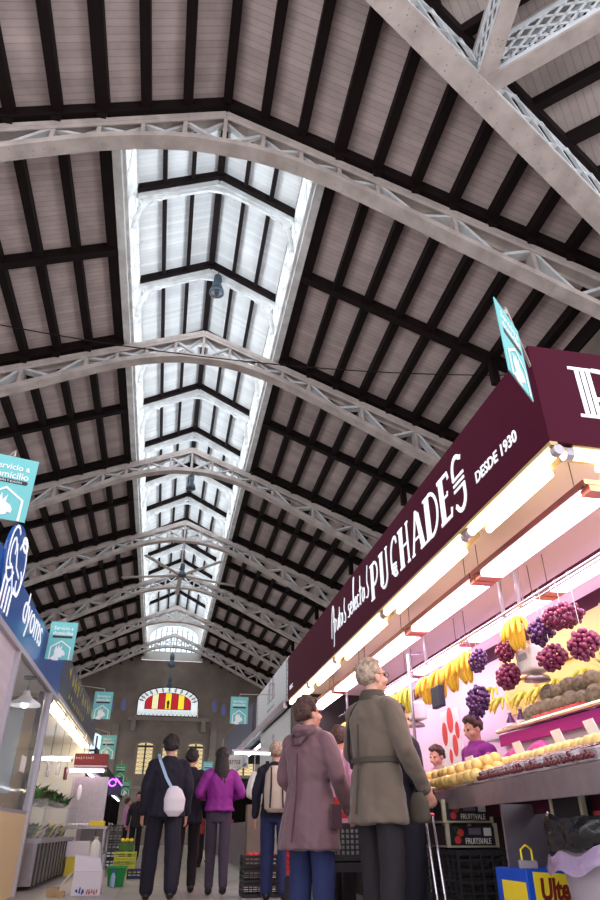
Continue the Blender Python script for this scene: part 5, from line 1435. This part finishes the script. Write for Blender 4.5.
# ---- farther stalls on the left and right
def far_stall(sg, y0, y1, x, zc, label, lamp, wall_, goods):
    t = thing('market_stall', (sg * (x + 1), (y0 + y1) / 2, 0), label, 'market stall')
    X = sg * x
    MB().bb(X, sg * 4.5, y0, y1, zc, zc + .08).build('canopy', 'soft_black', t)
    MB().bb(X, X + sg * .05, y0, y1, zc, zc + .5).build('fascia', wall_, t)
    MB().bb(X + sg * .1, X + sg * 1.0, y0 + .2, y1 - .2, 0, .9).build('counter', 'stainless', t)
    MB().bb(sg * 4.2, sg * 4.3, y0, y1, 0, zc).build('back_wall', 'white_panel', t)
    MB().bb(X + sg * .1, sg * 4.3, y1 - .06, y1, 0, zc).build('partition', 'dark_steel', t)
    MB().tube([(X + sg * .15, y0 + .3, zc - .08), (X + sg * .15, y1 - .3, zc - .08)], .03, 8).build('tube_light', lamp, t)
    for k in range(goods):
        y = y0 + .6 + k * (y1 - y0 - 1) / goods
        m = ['fruit_print', 'banana', 'leaf', 'plum', 'navy_plastic', 'white', 'ham'][k % 7]
        tag(MB().sph((X + sg * .35, y, 1.0), (.16, .16, .1), 10, 6).build('produce_heap', m, smooth=True), 'heap of goods on a far %s stall counter' % ('right' if sg > 0 else 'left'), 'produce', 'far %s produce' % ('right' if sg > 0 else 'left'))
far_stall(-1, 19.0, 24.0, 1.7, 2.1, 'dim stall with pinkish lamps on the left behind the black crates', 'lamp_pink', 'soft_black', 9)
far_stall(-1, 24.6, 31.0, 1.8, 2.1, 'far left stall behind the bright green banner', 'lamp_cool', 'dark_steel', 8)
far_stall(-1, 31.6, 40.0, 1.9, 2.2, 'farthest left stall near the end wall', 'lamp_cool', 'dark_steel', 6)
far_stall(1, 24.6, 31.0, 2.1, 2.2, 'far right stall seen past the purple jacket', 'lamp_cool', 'dark_steel', 8)
far_stall(1, 31.6, 40.0, 2.1, 2.3, 'farthest right stall near the end wall', 'lamp_warm', 'dark_steel', 6)
t = thing('neon_sign', (-1.35, 21.9, 1.85), 'glowing violet neon sign above the far left stalls', 'sign')
p_ = Plane((-1.55, 21.9, 1.85), (1, 0, 0), (0, 0, 1), (0, -1, 0))
mb = MB(); p_.stroke(mb, arc(.18, .1, .1, .09, 0, 340, 12), .03, th=.02); mb.build('ring_tube', 'purple_neon', t)
mb = MB(); p_.stroke(mb, [(.26, .22), (.36, .12), (.46, .02)], .035, th=.02); mb.build('bar_tube', 'purple_neon', t)
MB().bb(-1.55, -1.1, 21.93, 21.96, 1.62, 2.1).build('backing', 'navy_sign', t)

random.seed(17)
for k in range(3):
    for i in range(16):
        y = 11.6 + .42 * i + random.uniform(-.05, .05); h = random.uniform(.18, .32); z = .93 + .45 * k
        tag(MB().bb(-4.15, -3.92, y - .12, y + .12, z, z + h).build('packed_goods', ['leaf', 'white_box', 'navy_plastic', 'ham', 'cardboard', 'alu'][random.randrange(6)], bevel=.01), 'box of goods on the back wall shelves of the bright left stall', 'box', 'goods on the shelves of the bright left stall')
for i in range(9):
    y = 11.5 + .45 * i
    clump(-2.25, y, 1.122, .2, ['leaf', 'produce_green', 'white', 'soft_black'][i % 4], 'bunch heaped at the back of the left glass counter', 'bunches at the back of the left glass counter')
# ================================================================ PEOPLE
def finish(mb, name, m, parent, voxel, smooth_it=4, fold=0.0):
    """union everything in mb into one skin by voxel remesh"""
    bm = mb.bm; bmesh.ops.recalc_face_normals(bm, faces=bm.faces)
    me = bpy.data.meshes.new('tmp'); bm.to_mesh(me); bm.free()
    o = bpy.data.objects.new('tmp', me)
    md = o.modifiers.new('r', 'REMESH'); md.mode = 'VOXEL'; md.voxel_size = voxel
    sm = o.modifiers.new('s', 'SMOOTH'); sm.factor = .5; sm.iterations = smooth_it
    new = bake(o); bpy.data.meshes.remove(me)
    if fold:
        moved = []
        for v in new.vertices:
            c = v.co; q = noise.noise(V((c.x * 13, c.y * 13, c.z * 4.5 + 3))) + .45 * noise.noise(V((c.x * 16 + c.z * 12, c.y * 16, c.z * 11)))
            moved.append(c + v.normal * (fold * (q + .02)))
        for v, c in zip(new.vertices, moved): v.co = c
    for p in new.polygons: p.use_smooth = True
    new.name = name; new.materials.clear(); new.materials.append(M[m]); r = bpy.data.objects.new(name, new); COL.objects.link(r); r.parent = parent
    return r
def cap(mb, a, ra, b, rb, seg=12):
    a = V(a); b = V(b); mb.tube([a, b], [ra, rb], seg); mb.sph(a, ra, seg, 8); mb.sph(b, rb, seg, 8)
def chain(mb, pts, seg=12):
    for (a, ra), (b, rb) in zip(pts, pts[1:]): cap(mb, a, ra, b, rb, seg)
def loft(mb, rows, seg=20):
    mb.rings([[V((cx_ + rx * math.cos(q), cy_ + ry * math.sin(q), z)) for q in [k * 2 * PI / seg for k in range(seg)]] for (z, rx, ry, cx_, cy_) in rows])
def hand(mb, wrist, d, palm_n, side, s=1.0, curl=.5):
    """palm, four unequal curled fingers and a thumb; d = pointing direction"""
    w_ = V(wrist); d = V(d).normalized(); n = V(palm_n); n = (n - d * n.dot(d)).normalized(); sd = d.cross(n) * side
    pal = w_ + d * .05 * s
    R = Matrix((sd, n, d)).transposed()
    mb.sph(w_ + d * .045 * s, (.04 * s, .016 * s, .05 * s), 12, 8, R)
    for i, L in enumerate((.072, .08, .074, .058)):
        k = (i - 1.5) * .021 * s; p = w_ + d * .08 * s + sd * (-k); dd = d.copy(); r = .0088 * s
        for j in range(3):
            q = p + dd * L * s * (.42, .32, .26)[j]; cap(mb, p, r, q, r * .9, 7); p = q; r *= .92
            ax = sd; dd = (Quaternion(ax, -curl * side * .8) @ dd) if False else (dd + n * curl * .55).normalized()
    p = w_ + d * .02 * s + sd * .03 * s; dd = (d * .6 + sd * .75 + n * .25).normalized(); r = .0105 * s
    for L in (.034, .028):
        q = p + dd * L * s; cap(mb, p, r, q, r * .88, 7); p = q; r *= .9; dd = (dd + d * .4 + n * .2).normalized()
def head(mb, c, yaw, pitch=0.0, s=1.0, fem=False):
    """skull, jaw, nose, ears, lips, brow; returns transform"""
    R = Matrix.Rotation(yaw, 3, 'Z') @ Matrix.Rotation(pitch, 3, 'X'); c = V(c)
    T = lambda p: c + R @ (V(p) * s)
    E = lambda p, r: mb.sph(T(p), tuple(v * s for v in r), 18, 12, R)
    E((0, -.012, .028), (.074, .094, .09)); E((0, .03, -.03), (.058, .062, .085)); E((0, .058, -.083), (.03, .028, .024)); E((0, .01, -.045), (.06, .07, .06))
    mb.tube([T((0, .085, .022)), T((0, .098, .0)), T((0, .116, -.022)), T((0, .098, -.033))], [.009 * s, .011 * s, .015 * s, .011 * s], 8)
    for sx_ in (-1, 1):
        E((sx_ * .076, -.008, -.012), (.01, .02, .032)); E((sx_ * .033, .077, .028), (.026, .012, .008)); E((sx_ * .045, .055, -.03), (.026, .03, .026)); E((sx_ * .012, .1, -.03), (.009, .01, .008))
    E((0, .09, -.05), (.024, .012, .006)); E((0, .089, -.062), (.021, .012, .007))
    return T, R
def hair(parent, T, R, m, s=1.0, length=0.0, curly=.010, back=0.0, seed=1):
    random.seed(seed); mb = MB(); N = 120
    for i in range(N):
        u = 1 - 2 * (i + .5) / N; ph = i * 2.39996; q = math.sqrt(1 - u * u); d = V((q * math.cos(ph), q * math.sin(ph), u))
        # scalp mask: keep off the face
        if d.y > .25 and d.z < .62: continue
        if d.z < -.55: continue
        if abs(d.x) > .75 and d.z < -.1 and d.y > -.25: continue
        p = V((d.x * .076, -.012 + d.y * .094, .028 + d.z * .094)); r = .021 + random.uniform(-.003, curly * .6)
        mb.sph(T(p + d * random.uniform(0, curly)), r * s, 8, 6)
    mb.sph(T((0, -.018, .03)), (.078 * s, .094 * s, .094 * s), 16, 10, R)
    if length:
        for k in range(9):
            a = math.radians(200 + k * 17.5); p0 = V((math.cos(a) * .068, -.02 + math.sin(a) * .085, .0)); p1 = p0 + V((math.cos(a) * .02, -.02, -length * .5)); p2 = p1 + V((random.uniform(-.015, .015), .0 + .01 * math.sin(k), -length * .5))
            chain(mb, [(T(p0), .026 * s), (T(p1), .026 * s), (T(p2), .012 * s)], 8)
    return finish(mb, 'hair', m, parent, .009, 2)
def person(loc, heading, H, label, spec, group=None):
    k = H / 1.72
    t = thing('person', loc, label, 'person', group, rz=heading)
    t.scale = (k, k, k)
    g = spec.get
    hipw, shw = (.095, g('sh', .178))
    lean = g('lean', 0.0)
    foot = g('feet', ((-.1, .02, 0), (.1, -.02, 0)))   # left, right ankle offsets
    sh = [V((-shw, lean, 1.395)), V((shw, lean, 1.395))]
    el = g('elbow', (V((-.25, -.02 + lean, 1.13)), V((.25, -.02 + lean, 1.13))))
    wr = g('wrist', (V((-.26, .06 + lean, .88)), V((.26, .06 + lean, .88))))
    hd = V((0, lean * 1.2 + .01, 1.605))
    yaw = g('head_yaw', 0.0); pitch = g('head_pitch', 0.0)
    kn = [V((foot[i][0] * .98, foot[i][1] * .55 + (.05 if g('walk') and foot[i][1] > 0 else .02), .49)) for i in (0, 1)]
    an = [V((foot[i][0], foot[i][1], .09 + foot[i][2])) for i in (0, 1)]
    hp = [V((-hipw, 0, .92)), V((hipw, 0, .92))]
    # body: one continuous skin
    mb = MB(); T, R = head(mb, hd, yaw, pitch)
    chain(mb, [((0, lean - .01, 1.43), .06), ((0, lean, 1.5), .052), (T((0, -.005, -.03)), .052)])
    loft(mb, [(.86, .105, .075, 0, 0), (.95, .13, .085, 0, 0), (1.08, .125, .085, 0, lean * .3), (1.25, .155, .105, 0, lean * .7), (1.38, .16, .095, 0, lean), (1.45, .1, .07, 0, lean), (1.47, .05, .05, 0, lean)])
    for i in (0, 1):
        chain(mb, [(hp[i], .072), (kn[i], .055), (an[i], .036)]); cap(mb, an[i] - V((0, .02, .03)), .036, an[i] + V((0, .12, -.055)), .026)
        chain(mb, [(sh[i] * .86 + V((0, 0, 1.415 * .14)), .055), (sh[i], .05), (el[i], .036), (wr[i], .024)])
        d = (wr[i] - el[i]).normalized(); side = 1 if i == 0 else -1
        hand(mb, wr[i], d, V((0, .1, 0)) + V((side * .9, 0.3, 0)), -side, .98, g('curl', .6))
    finish(mb, 'body', g('skin', 'skin'), t, .0075, 2)
    for sx_ in (-1, 1): MB().sph(T((sx_ * .032, .083, .013)), .0095, 8, 6).build('eye', 'eye', None, origin=(0, 0, 0), smooth=True).parent = t
    hair(t, T, R, g('hair', 'hair_dark'), 1.0, g('hair_len', 0.0), g('curly', .01), seed=g('seed', 1))
    def part(mb, name, m, **kw):
        o = mb.build(name, m, None, origin=(0, 0, 0), **kw); o.parent = t; return o
    # trousers
    mb = MB(); e = g('leg_r', 0)
    loft(mb, [(.82, .125, .1, 0, 0), (.9, .152, .112, 0, 0), (1.0, .148, .108, 0, 0), (1.05, .138, .1, 0, 0)])
    for i in (0, 1): chain(mb, [(hp[i], .088 + e), (kn[i] + V((0, -.005, 0)), .076 + e), (an[i] + V((0, -.01, .02)), .062 + e)])
    finish(mb, 'trousers', g('trousers', 'trousers_dark'), t, .010, 3, fold=.007 if e >= 0 else .003)
    for i in (0, 1):
        mb = MB(); cap(mb, an[i] + V((0, -.035, -.035)), .045, an[i] + V((0, .0, -.02)), .05); cap(mb, an[i] + V((0, .0, -.04)), .048, an[i] + V((0, .15, -.055)), .035)
        for v in mb.bm.verts: v.co.z = max(v.co.z, foot[i][2] + .002)
        finish(mb, 'shoe', g('shoe', 'shoe'), t, .009, 2)
    # coat
    mb = MB(); hem = g('hem', .9); fl = g('flare', 1.0); st = g('stout', 1.0)
    rows = [(hem, .19 * fl * st, .155 * fl * st, 0, -.005), (hem + .02, .192 * fl * st, .157 * fl * st, 0, -.005)]
    if hem < .8: rows.append((.86, .188 * st * (fl * .5 + .5), .15 * st * (fl * .5 + .5), 0, 0))
    rows += [(1.0, .178 * st, .138 * st, 0, lean * .2), (1.09, .163 * st, .125 * st, 0, lean * .3), (1.22, .178 * st, .132 * st, 0, lean * .6), (1.34, .19 * st, .132 * st, 0, lean * .9), (1.40, .165 * st, .112, 0, lean), (1.45, .115, .085, 0, lean), (1.495, .075, .07, 0, lean + .005)]
    loft(mb, rows, 28)
    for i in (0, 1): chain(mb, [(sh[i] * V((.8, 1, 1)), .075), (sh[i] + V((0, 0, -.01)), .072 * st), (el[i], .06 * st), (wr[i] * .93 + el[i] * .07, .046 * st)])
    if g('hood'):
        for q in range(7): mb.sph((.07 * math.cos(PI + q * PI / 6), lean - .04 + .06 * math.sin(PI + q * PI / 6), 1.475), (.05, .045, .035), 10, 8)
    # soft vertical folds
    for v in mb.bm.verts:
        if v.co.z < 1.35:
            a = math.atan2(v.co.y, v.co.x); f = .006 * math.sin(a * 7 + v.co.z * 3) * min(1, (1.4 - v.co.z) * 2); v.co.x += f * math.cos(a); v.co.y += f * math.sin(a)
    finish(mb, 'coat', g('coat', 'navy_cloth'), t, .0095, 2, fold=.013)
    if g('belt'):
        part(MB().lathe((0, lean * .3 - .002, 1.07), [(.172 * st, 0), (.176 * st, .005), (.176 * st, .03), (.17 * st, .035)], 32, caps=False), 'belt', g('seam', 'coat_seam')).scale = (1, .79, 1)
    if g('seam'):
        z0 = hem + .05
        part(MB().beam((0, -.128 * st + lean * .6 - .008, 1.3), (0, -.132 * st - .012, 1.05), .006, .006), 'back_seam', g('seam'))
        part(MB().beam((0, -.132 * st - .012, 1.04), (0, -.152 * fl * st - .014, z0), .008, .006), 'back_vent', g('seam'))
    return t, T, R, part
def glasses(T, part):
    mb = MB()
    for sx_ in (-1, 1):
        mb.sweep([T((sx_ * .033 + .022 * math.cos(q), .102, .012 + .017 * math.sin(q))) for q in [j * PI / 6 for j in range(13)]], .003, .003)
        mb.tube([T((sx_ * .055, .1, .016)), T((sx_ * .078, .06, .018)), T((sx_ * .082, -.01, .012))], .0018, 5)
    mb.tube([T((-.012, .104, .014)), T((.012, .104, .014))], .0018, 5)
    part(mb, 'glasses', 'black')

# -- the shopper in the olive coat
hd_ = -math.radians(66)
t, T, R, part = person((1.36, 4.42, 0), hd_, 1.73, 'person in an olive taupe belted coat with silver hair and glasses facing the fruit', dict(
    coat='coat_olive', seam='coat_seam', belt=True, hem=.74, flare=1.08, stout=1.02, trousers='trousers_dark', hair='hair_grey', skin='skin', head_yaw=-.12, head_pitch=.12,
    elbow=(V((-.25, .02, 1.15)), V((.25, .03, 1.14))), wrist=(V((-.2, .23, 1.0)), V((.2, .22, .93))), feet=((-.11, .03, 0), (.1, -.03, 0)), seed=3, leg_r=.0, curly=.003))
glasses(T, part)
part(MB().sweep([(-.05, .06, 1.475), (-.08, -.03, 1.478), (-.11, -.098, 1.38), (-.13, -.112, 1.27), (-.15, -.1, 1.15), (-.17, -.06, 1.05)], .026, .006, up=(0, -1, .3)), 'shoulder_strap', 'strap')
mb = MB(); loft(mb, [(.74, .07, .03, .2, .16), (.76, .085, .04, .2, .16), (.86, .075, .035, .2, .16), (.91, .04, .02, .2, .16)]); 
o = finish(mb, 'shoulder_bag', 'coat_seam', t, .012, 3)
part(MB().tube([(.15, .16, .89), (.17, .18, .95), (.22, .2, .94), (.25, .16, .89)], .008, 6), 'bag_handle', 'strap').parent = o
part(MB().lathe((0, .005, 1.455), [(.098, 0), (.092, .03), (.074, .062), (.07, .064)], 24, caps=False), 'collar', 'coat_seam', smooth=True)
# -- the shopper in the mauve parka
t, T, R, part = person((1.08, 5.2, 0), -math.radians(50), 1.59, 'person in a mauve brown hooded parka with short brown hair seen from behind', dict(
    coat='parka_mauve', seam='parka_seam', hem=.64, flare=1.2, stout=1.12, hood=True, trousers='jeans', hair='hair_brown', curly=.02, head_yaw=-.3, head_pitch=.1,
    elbow=(V((-.27, .02, 1.13)), V((.27, .02, 1.13))), wrist=(V((-.22, .24, .95)), V((.23, .22, .9))), feet=((-.1, .0, 0), (.11, .03, 0)), seed=5, leg_r=.012))
glasses(T, part)
part(MB().box((.26, .0, .86), (.01, .13, .16)), 'pocket_flap', 'parka_seam')
part(MB().sweep([(-.06, -.07, 1.49), (-.08, -.12, 1.42), (-.04, -.155, 1.36), (.04, -.155, 1.36), (.08, -.12, 1.42), (.06, -.07, 1.49)], .012, .02, up=(0, -1, 0)), 'hood_edge', 'parka_seam')
mb = MB()
for q in range(13):
    a = PI * .02 + q * PI / 12 + PI; mb.sph((.092 * math.cos(a), -.01 + .082 * math.sin(a), 1.465 + .012 * math.sin(q * 2.1)), (.045, .04, .04), 10, 8)
for sx_ in (-1, 1):
    for k in range(4): mb.sph((sx_ * (.088 - .01 * k), .03 + .03 * k, 1.455 - .03 * k), (.035, .03, .035), 10, 8)
finish(mb, 'hood', 'parka_mauve', t, .009, 2, fold=.012)
# -- face partly hidden behind the parka
t, T, R, part = person((1.62, 6.42, 0), -math.radians(60), 1.56, 'person mostly hidden behind the mauve parka, pink face turned to the fruit', dict(
    coat='pink_cloth', hem=.8, trousers='trousers_dark', hair='hair_brown', head_yaw=.6, seed=9, wrist=(V((-.2, .22, 1.0)), V((.2, .22, 1.0)))))
# -- the shopper in front of the olive coat
t, T, R, part = person((1.77, 5.12, 0), -math.radians(75), 1.55, 'person in navy trousers and dark jacket half hidden in front of the olive coat', dict(
    coat='navy_cloth', hem=.8, trousers='navy_cloth', hair='hair_dark', seed=12, leg_r=.015, feet=((-.16, .08, 0), (.15, -.1, 0)), wrist=(V((-.2, .2, 1.0)), V((.24, .16, .92)))))
part(MB().lathe((0, .0, 1.4), [(.11, 0), (.13, .03), (.12, .08), (.09, .11)], 18), 'scarf', 'teal_cloth')
# -- backpack wearer
t, T, R, part = person((1.43, 8.9, 0), math.radians(-8), 1.68, 'person with grey hair, blue jeans and a beige backpack walking away behind the parka', dict(
    coat='navy_cloth', hem=.88, trousers='jeans', hair='hair_grey', seed=15, walk=True, feet=((-.1, .16, 0), (.11, -.14, .02)), leg_r=.01))
mb = MB(); loft(mb, [(.92, .1, .06, 0, -.2), (.96, .15, .1, 0, -.21), (1.15, .16, .11, 0, -.215), (1.35, .14, .09, 0, -.2), (1.44, .08, .05, 0, -.18)])
bk = finish(mb, 'backpack', 'beige_cloth', t, .012, 3)
for sx_ in (-1, 1):
    part(MB().sweep([(sx_ * .1, -.14, 1.4), (sx_ * .12, -.02, 1.5), (sx_ * .13, .1, 1.4), (sx_ * .14, .14, 1.2), (sx_ * .16, .0, 1.0), (sx_ * .12, -.14, .96)], .04, .012), 'backpack_strap', 'strap')
    part(MB().sweep([(sx_ * .07, -.3, 1.42), (sx_ * .07, -.335, 1.2), (sx_ * .08, -.32, .97)], .02, .008, up=(0, -1, 0)), 'backpack_trim', 'strap').parent = bk
# -- couple in dark clothes
t, T, R, part = person((.1, 9.2, 0), math.radians(4), 1.76, 'person in a dark navy jacket with a pale bag slung across the back walking away', dict(
    coat='navy_cloth', hem=.84, stout=1.18, trousers='navy_cloth', hair='hair_dark', seed=18, walk=True, feet=((-.12, .2, 0), (.12, -.18, .03)), leg_r=.018, curly=.02))
part(MB().sweep([(-.14, .02, 1.52), (-.13, -.1, 1.45), (-.04, -.18, 1.25), (.06, -.2, 1.1)], .035, .008, up=(0, -1, .2)), 'bag_strap', 'bottle')
mb = MB(); loft(mb, [(.84, .06, .04, .08, -.2), (.9, .12, .07, .08, -.21), (1.02, .13, .08, .08, -.21), (1.12, .09, .05, .07, -.2), (1.16, .04, .03, .06, -.2)])
finish(mb, 'sling_bag', 'white_box', t, .012, 3)
t, T, R, part = person((.42, 10.3, 0), math.radians(-3), 1.72, 'person in dark clothes walking just ahead of the pale bag', dict(
    coat='navy_cloth', hem=.8, trousers='trousers_dark', hair='hair_dark', seed=21, walk=True, feet=((-.1, -.15, .02), (.11, .18, 0)), stout=1.05))
# -- purple jacket
t, T, R, part = person((.82, 9.9, 0), math.radians(2), 1.7, 'person in a bright purple short jacket and grey leggings with long dark hair', dict(
    coat='purple_cloth', hem=.95, stout=1.05, trousers='legging', hair='hair_dark', hair_len=.34, seed=24, walk=True, feet=((-.07, .14, 0), (.08, -.14, .02)), leg_r=-.004,
    elbow=(V((-.29, -.02, 1.16)), V((.29, -.02, 1.16))), wrist=(V((-.17, .16, 1.12)), V((.17, .16, 1.12)))))
# -- far people
far = [((.95, 17.5, 0), .2, 1.62, 'person in a faded red coat seen far off beside the purple jacket', dict(coat='red_cloth', hem=.7, hair='hair_dark', seed=31, trousers='trousers_dark')),
       ((1.35, 20.5, 0), 2.8, 1.7, 'person in dark clothes standing far off by the right stalls', dict(coat='navy_cloth', hem=.85, hair='hair_brown', seed=33)),
       ((-.55, 22.0, 0), 3.0, 1.7, 'person in dark clothes far off on the left side of the aisle', dict(coat='soft_black', hem=.8, hair='hair_dark', seed=35)),
       ((-1.0, 25.5, 0), -1.4, 1.68, 'person in a pink top at the far left stalls', dict(coat='pink_cloth', hem=.85, hair='hair_brown', seed=37))]
for l_, h_, H_, lab, sp in far: person(l_, h_, H_, lab, sp)
# -- sellers behind the counter
t, T, R, part = person((2.93, 7.25, 0), math.radians(120), 1.5, 'seller with reddish brown hair in a pink top behind the counter', dict(coat='pink_cloth', hem=.85, hair='hair_brown', seed=41, head_pitch=-.3, wrist=(V((-.2, .3, 1.15)), V((.2, .3, 1.15)))))
t, T, R, part = person((3.2, 6.65, 0), math.radians(100), 1.72, 'seller in a magenta apron working under the grapes', dict(coat='purple_cloth', hem=.7, hair='hair_brown', seed=43, head_pitch=-.35, lean=.08, wrist=(V((-.2, .34, 1.2)), V((.2, .34, 1.15)))))
bpy.data.scenes.remove(TMP_SCENE)
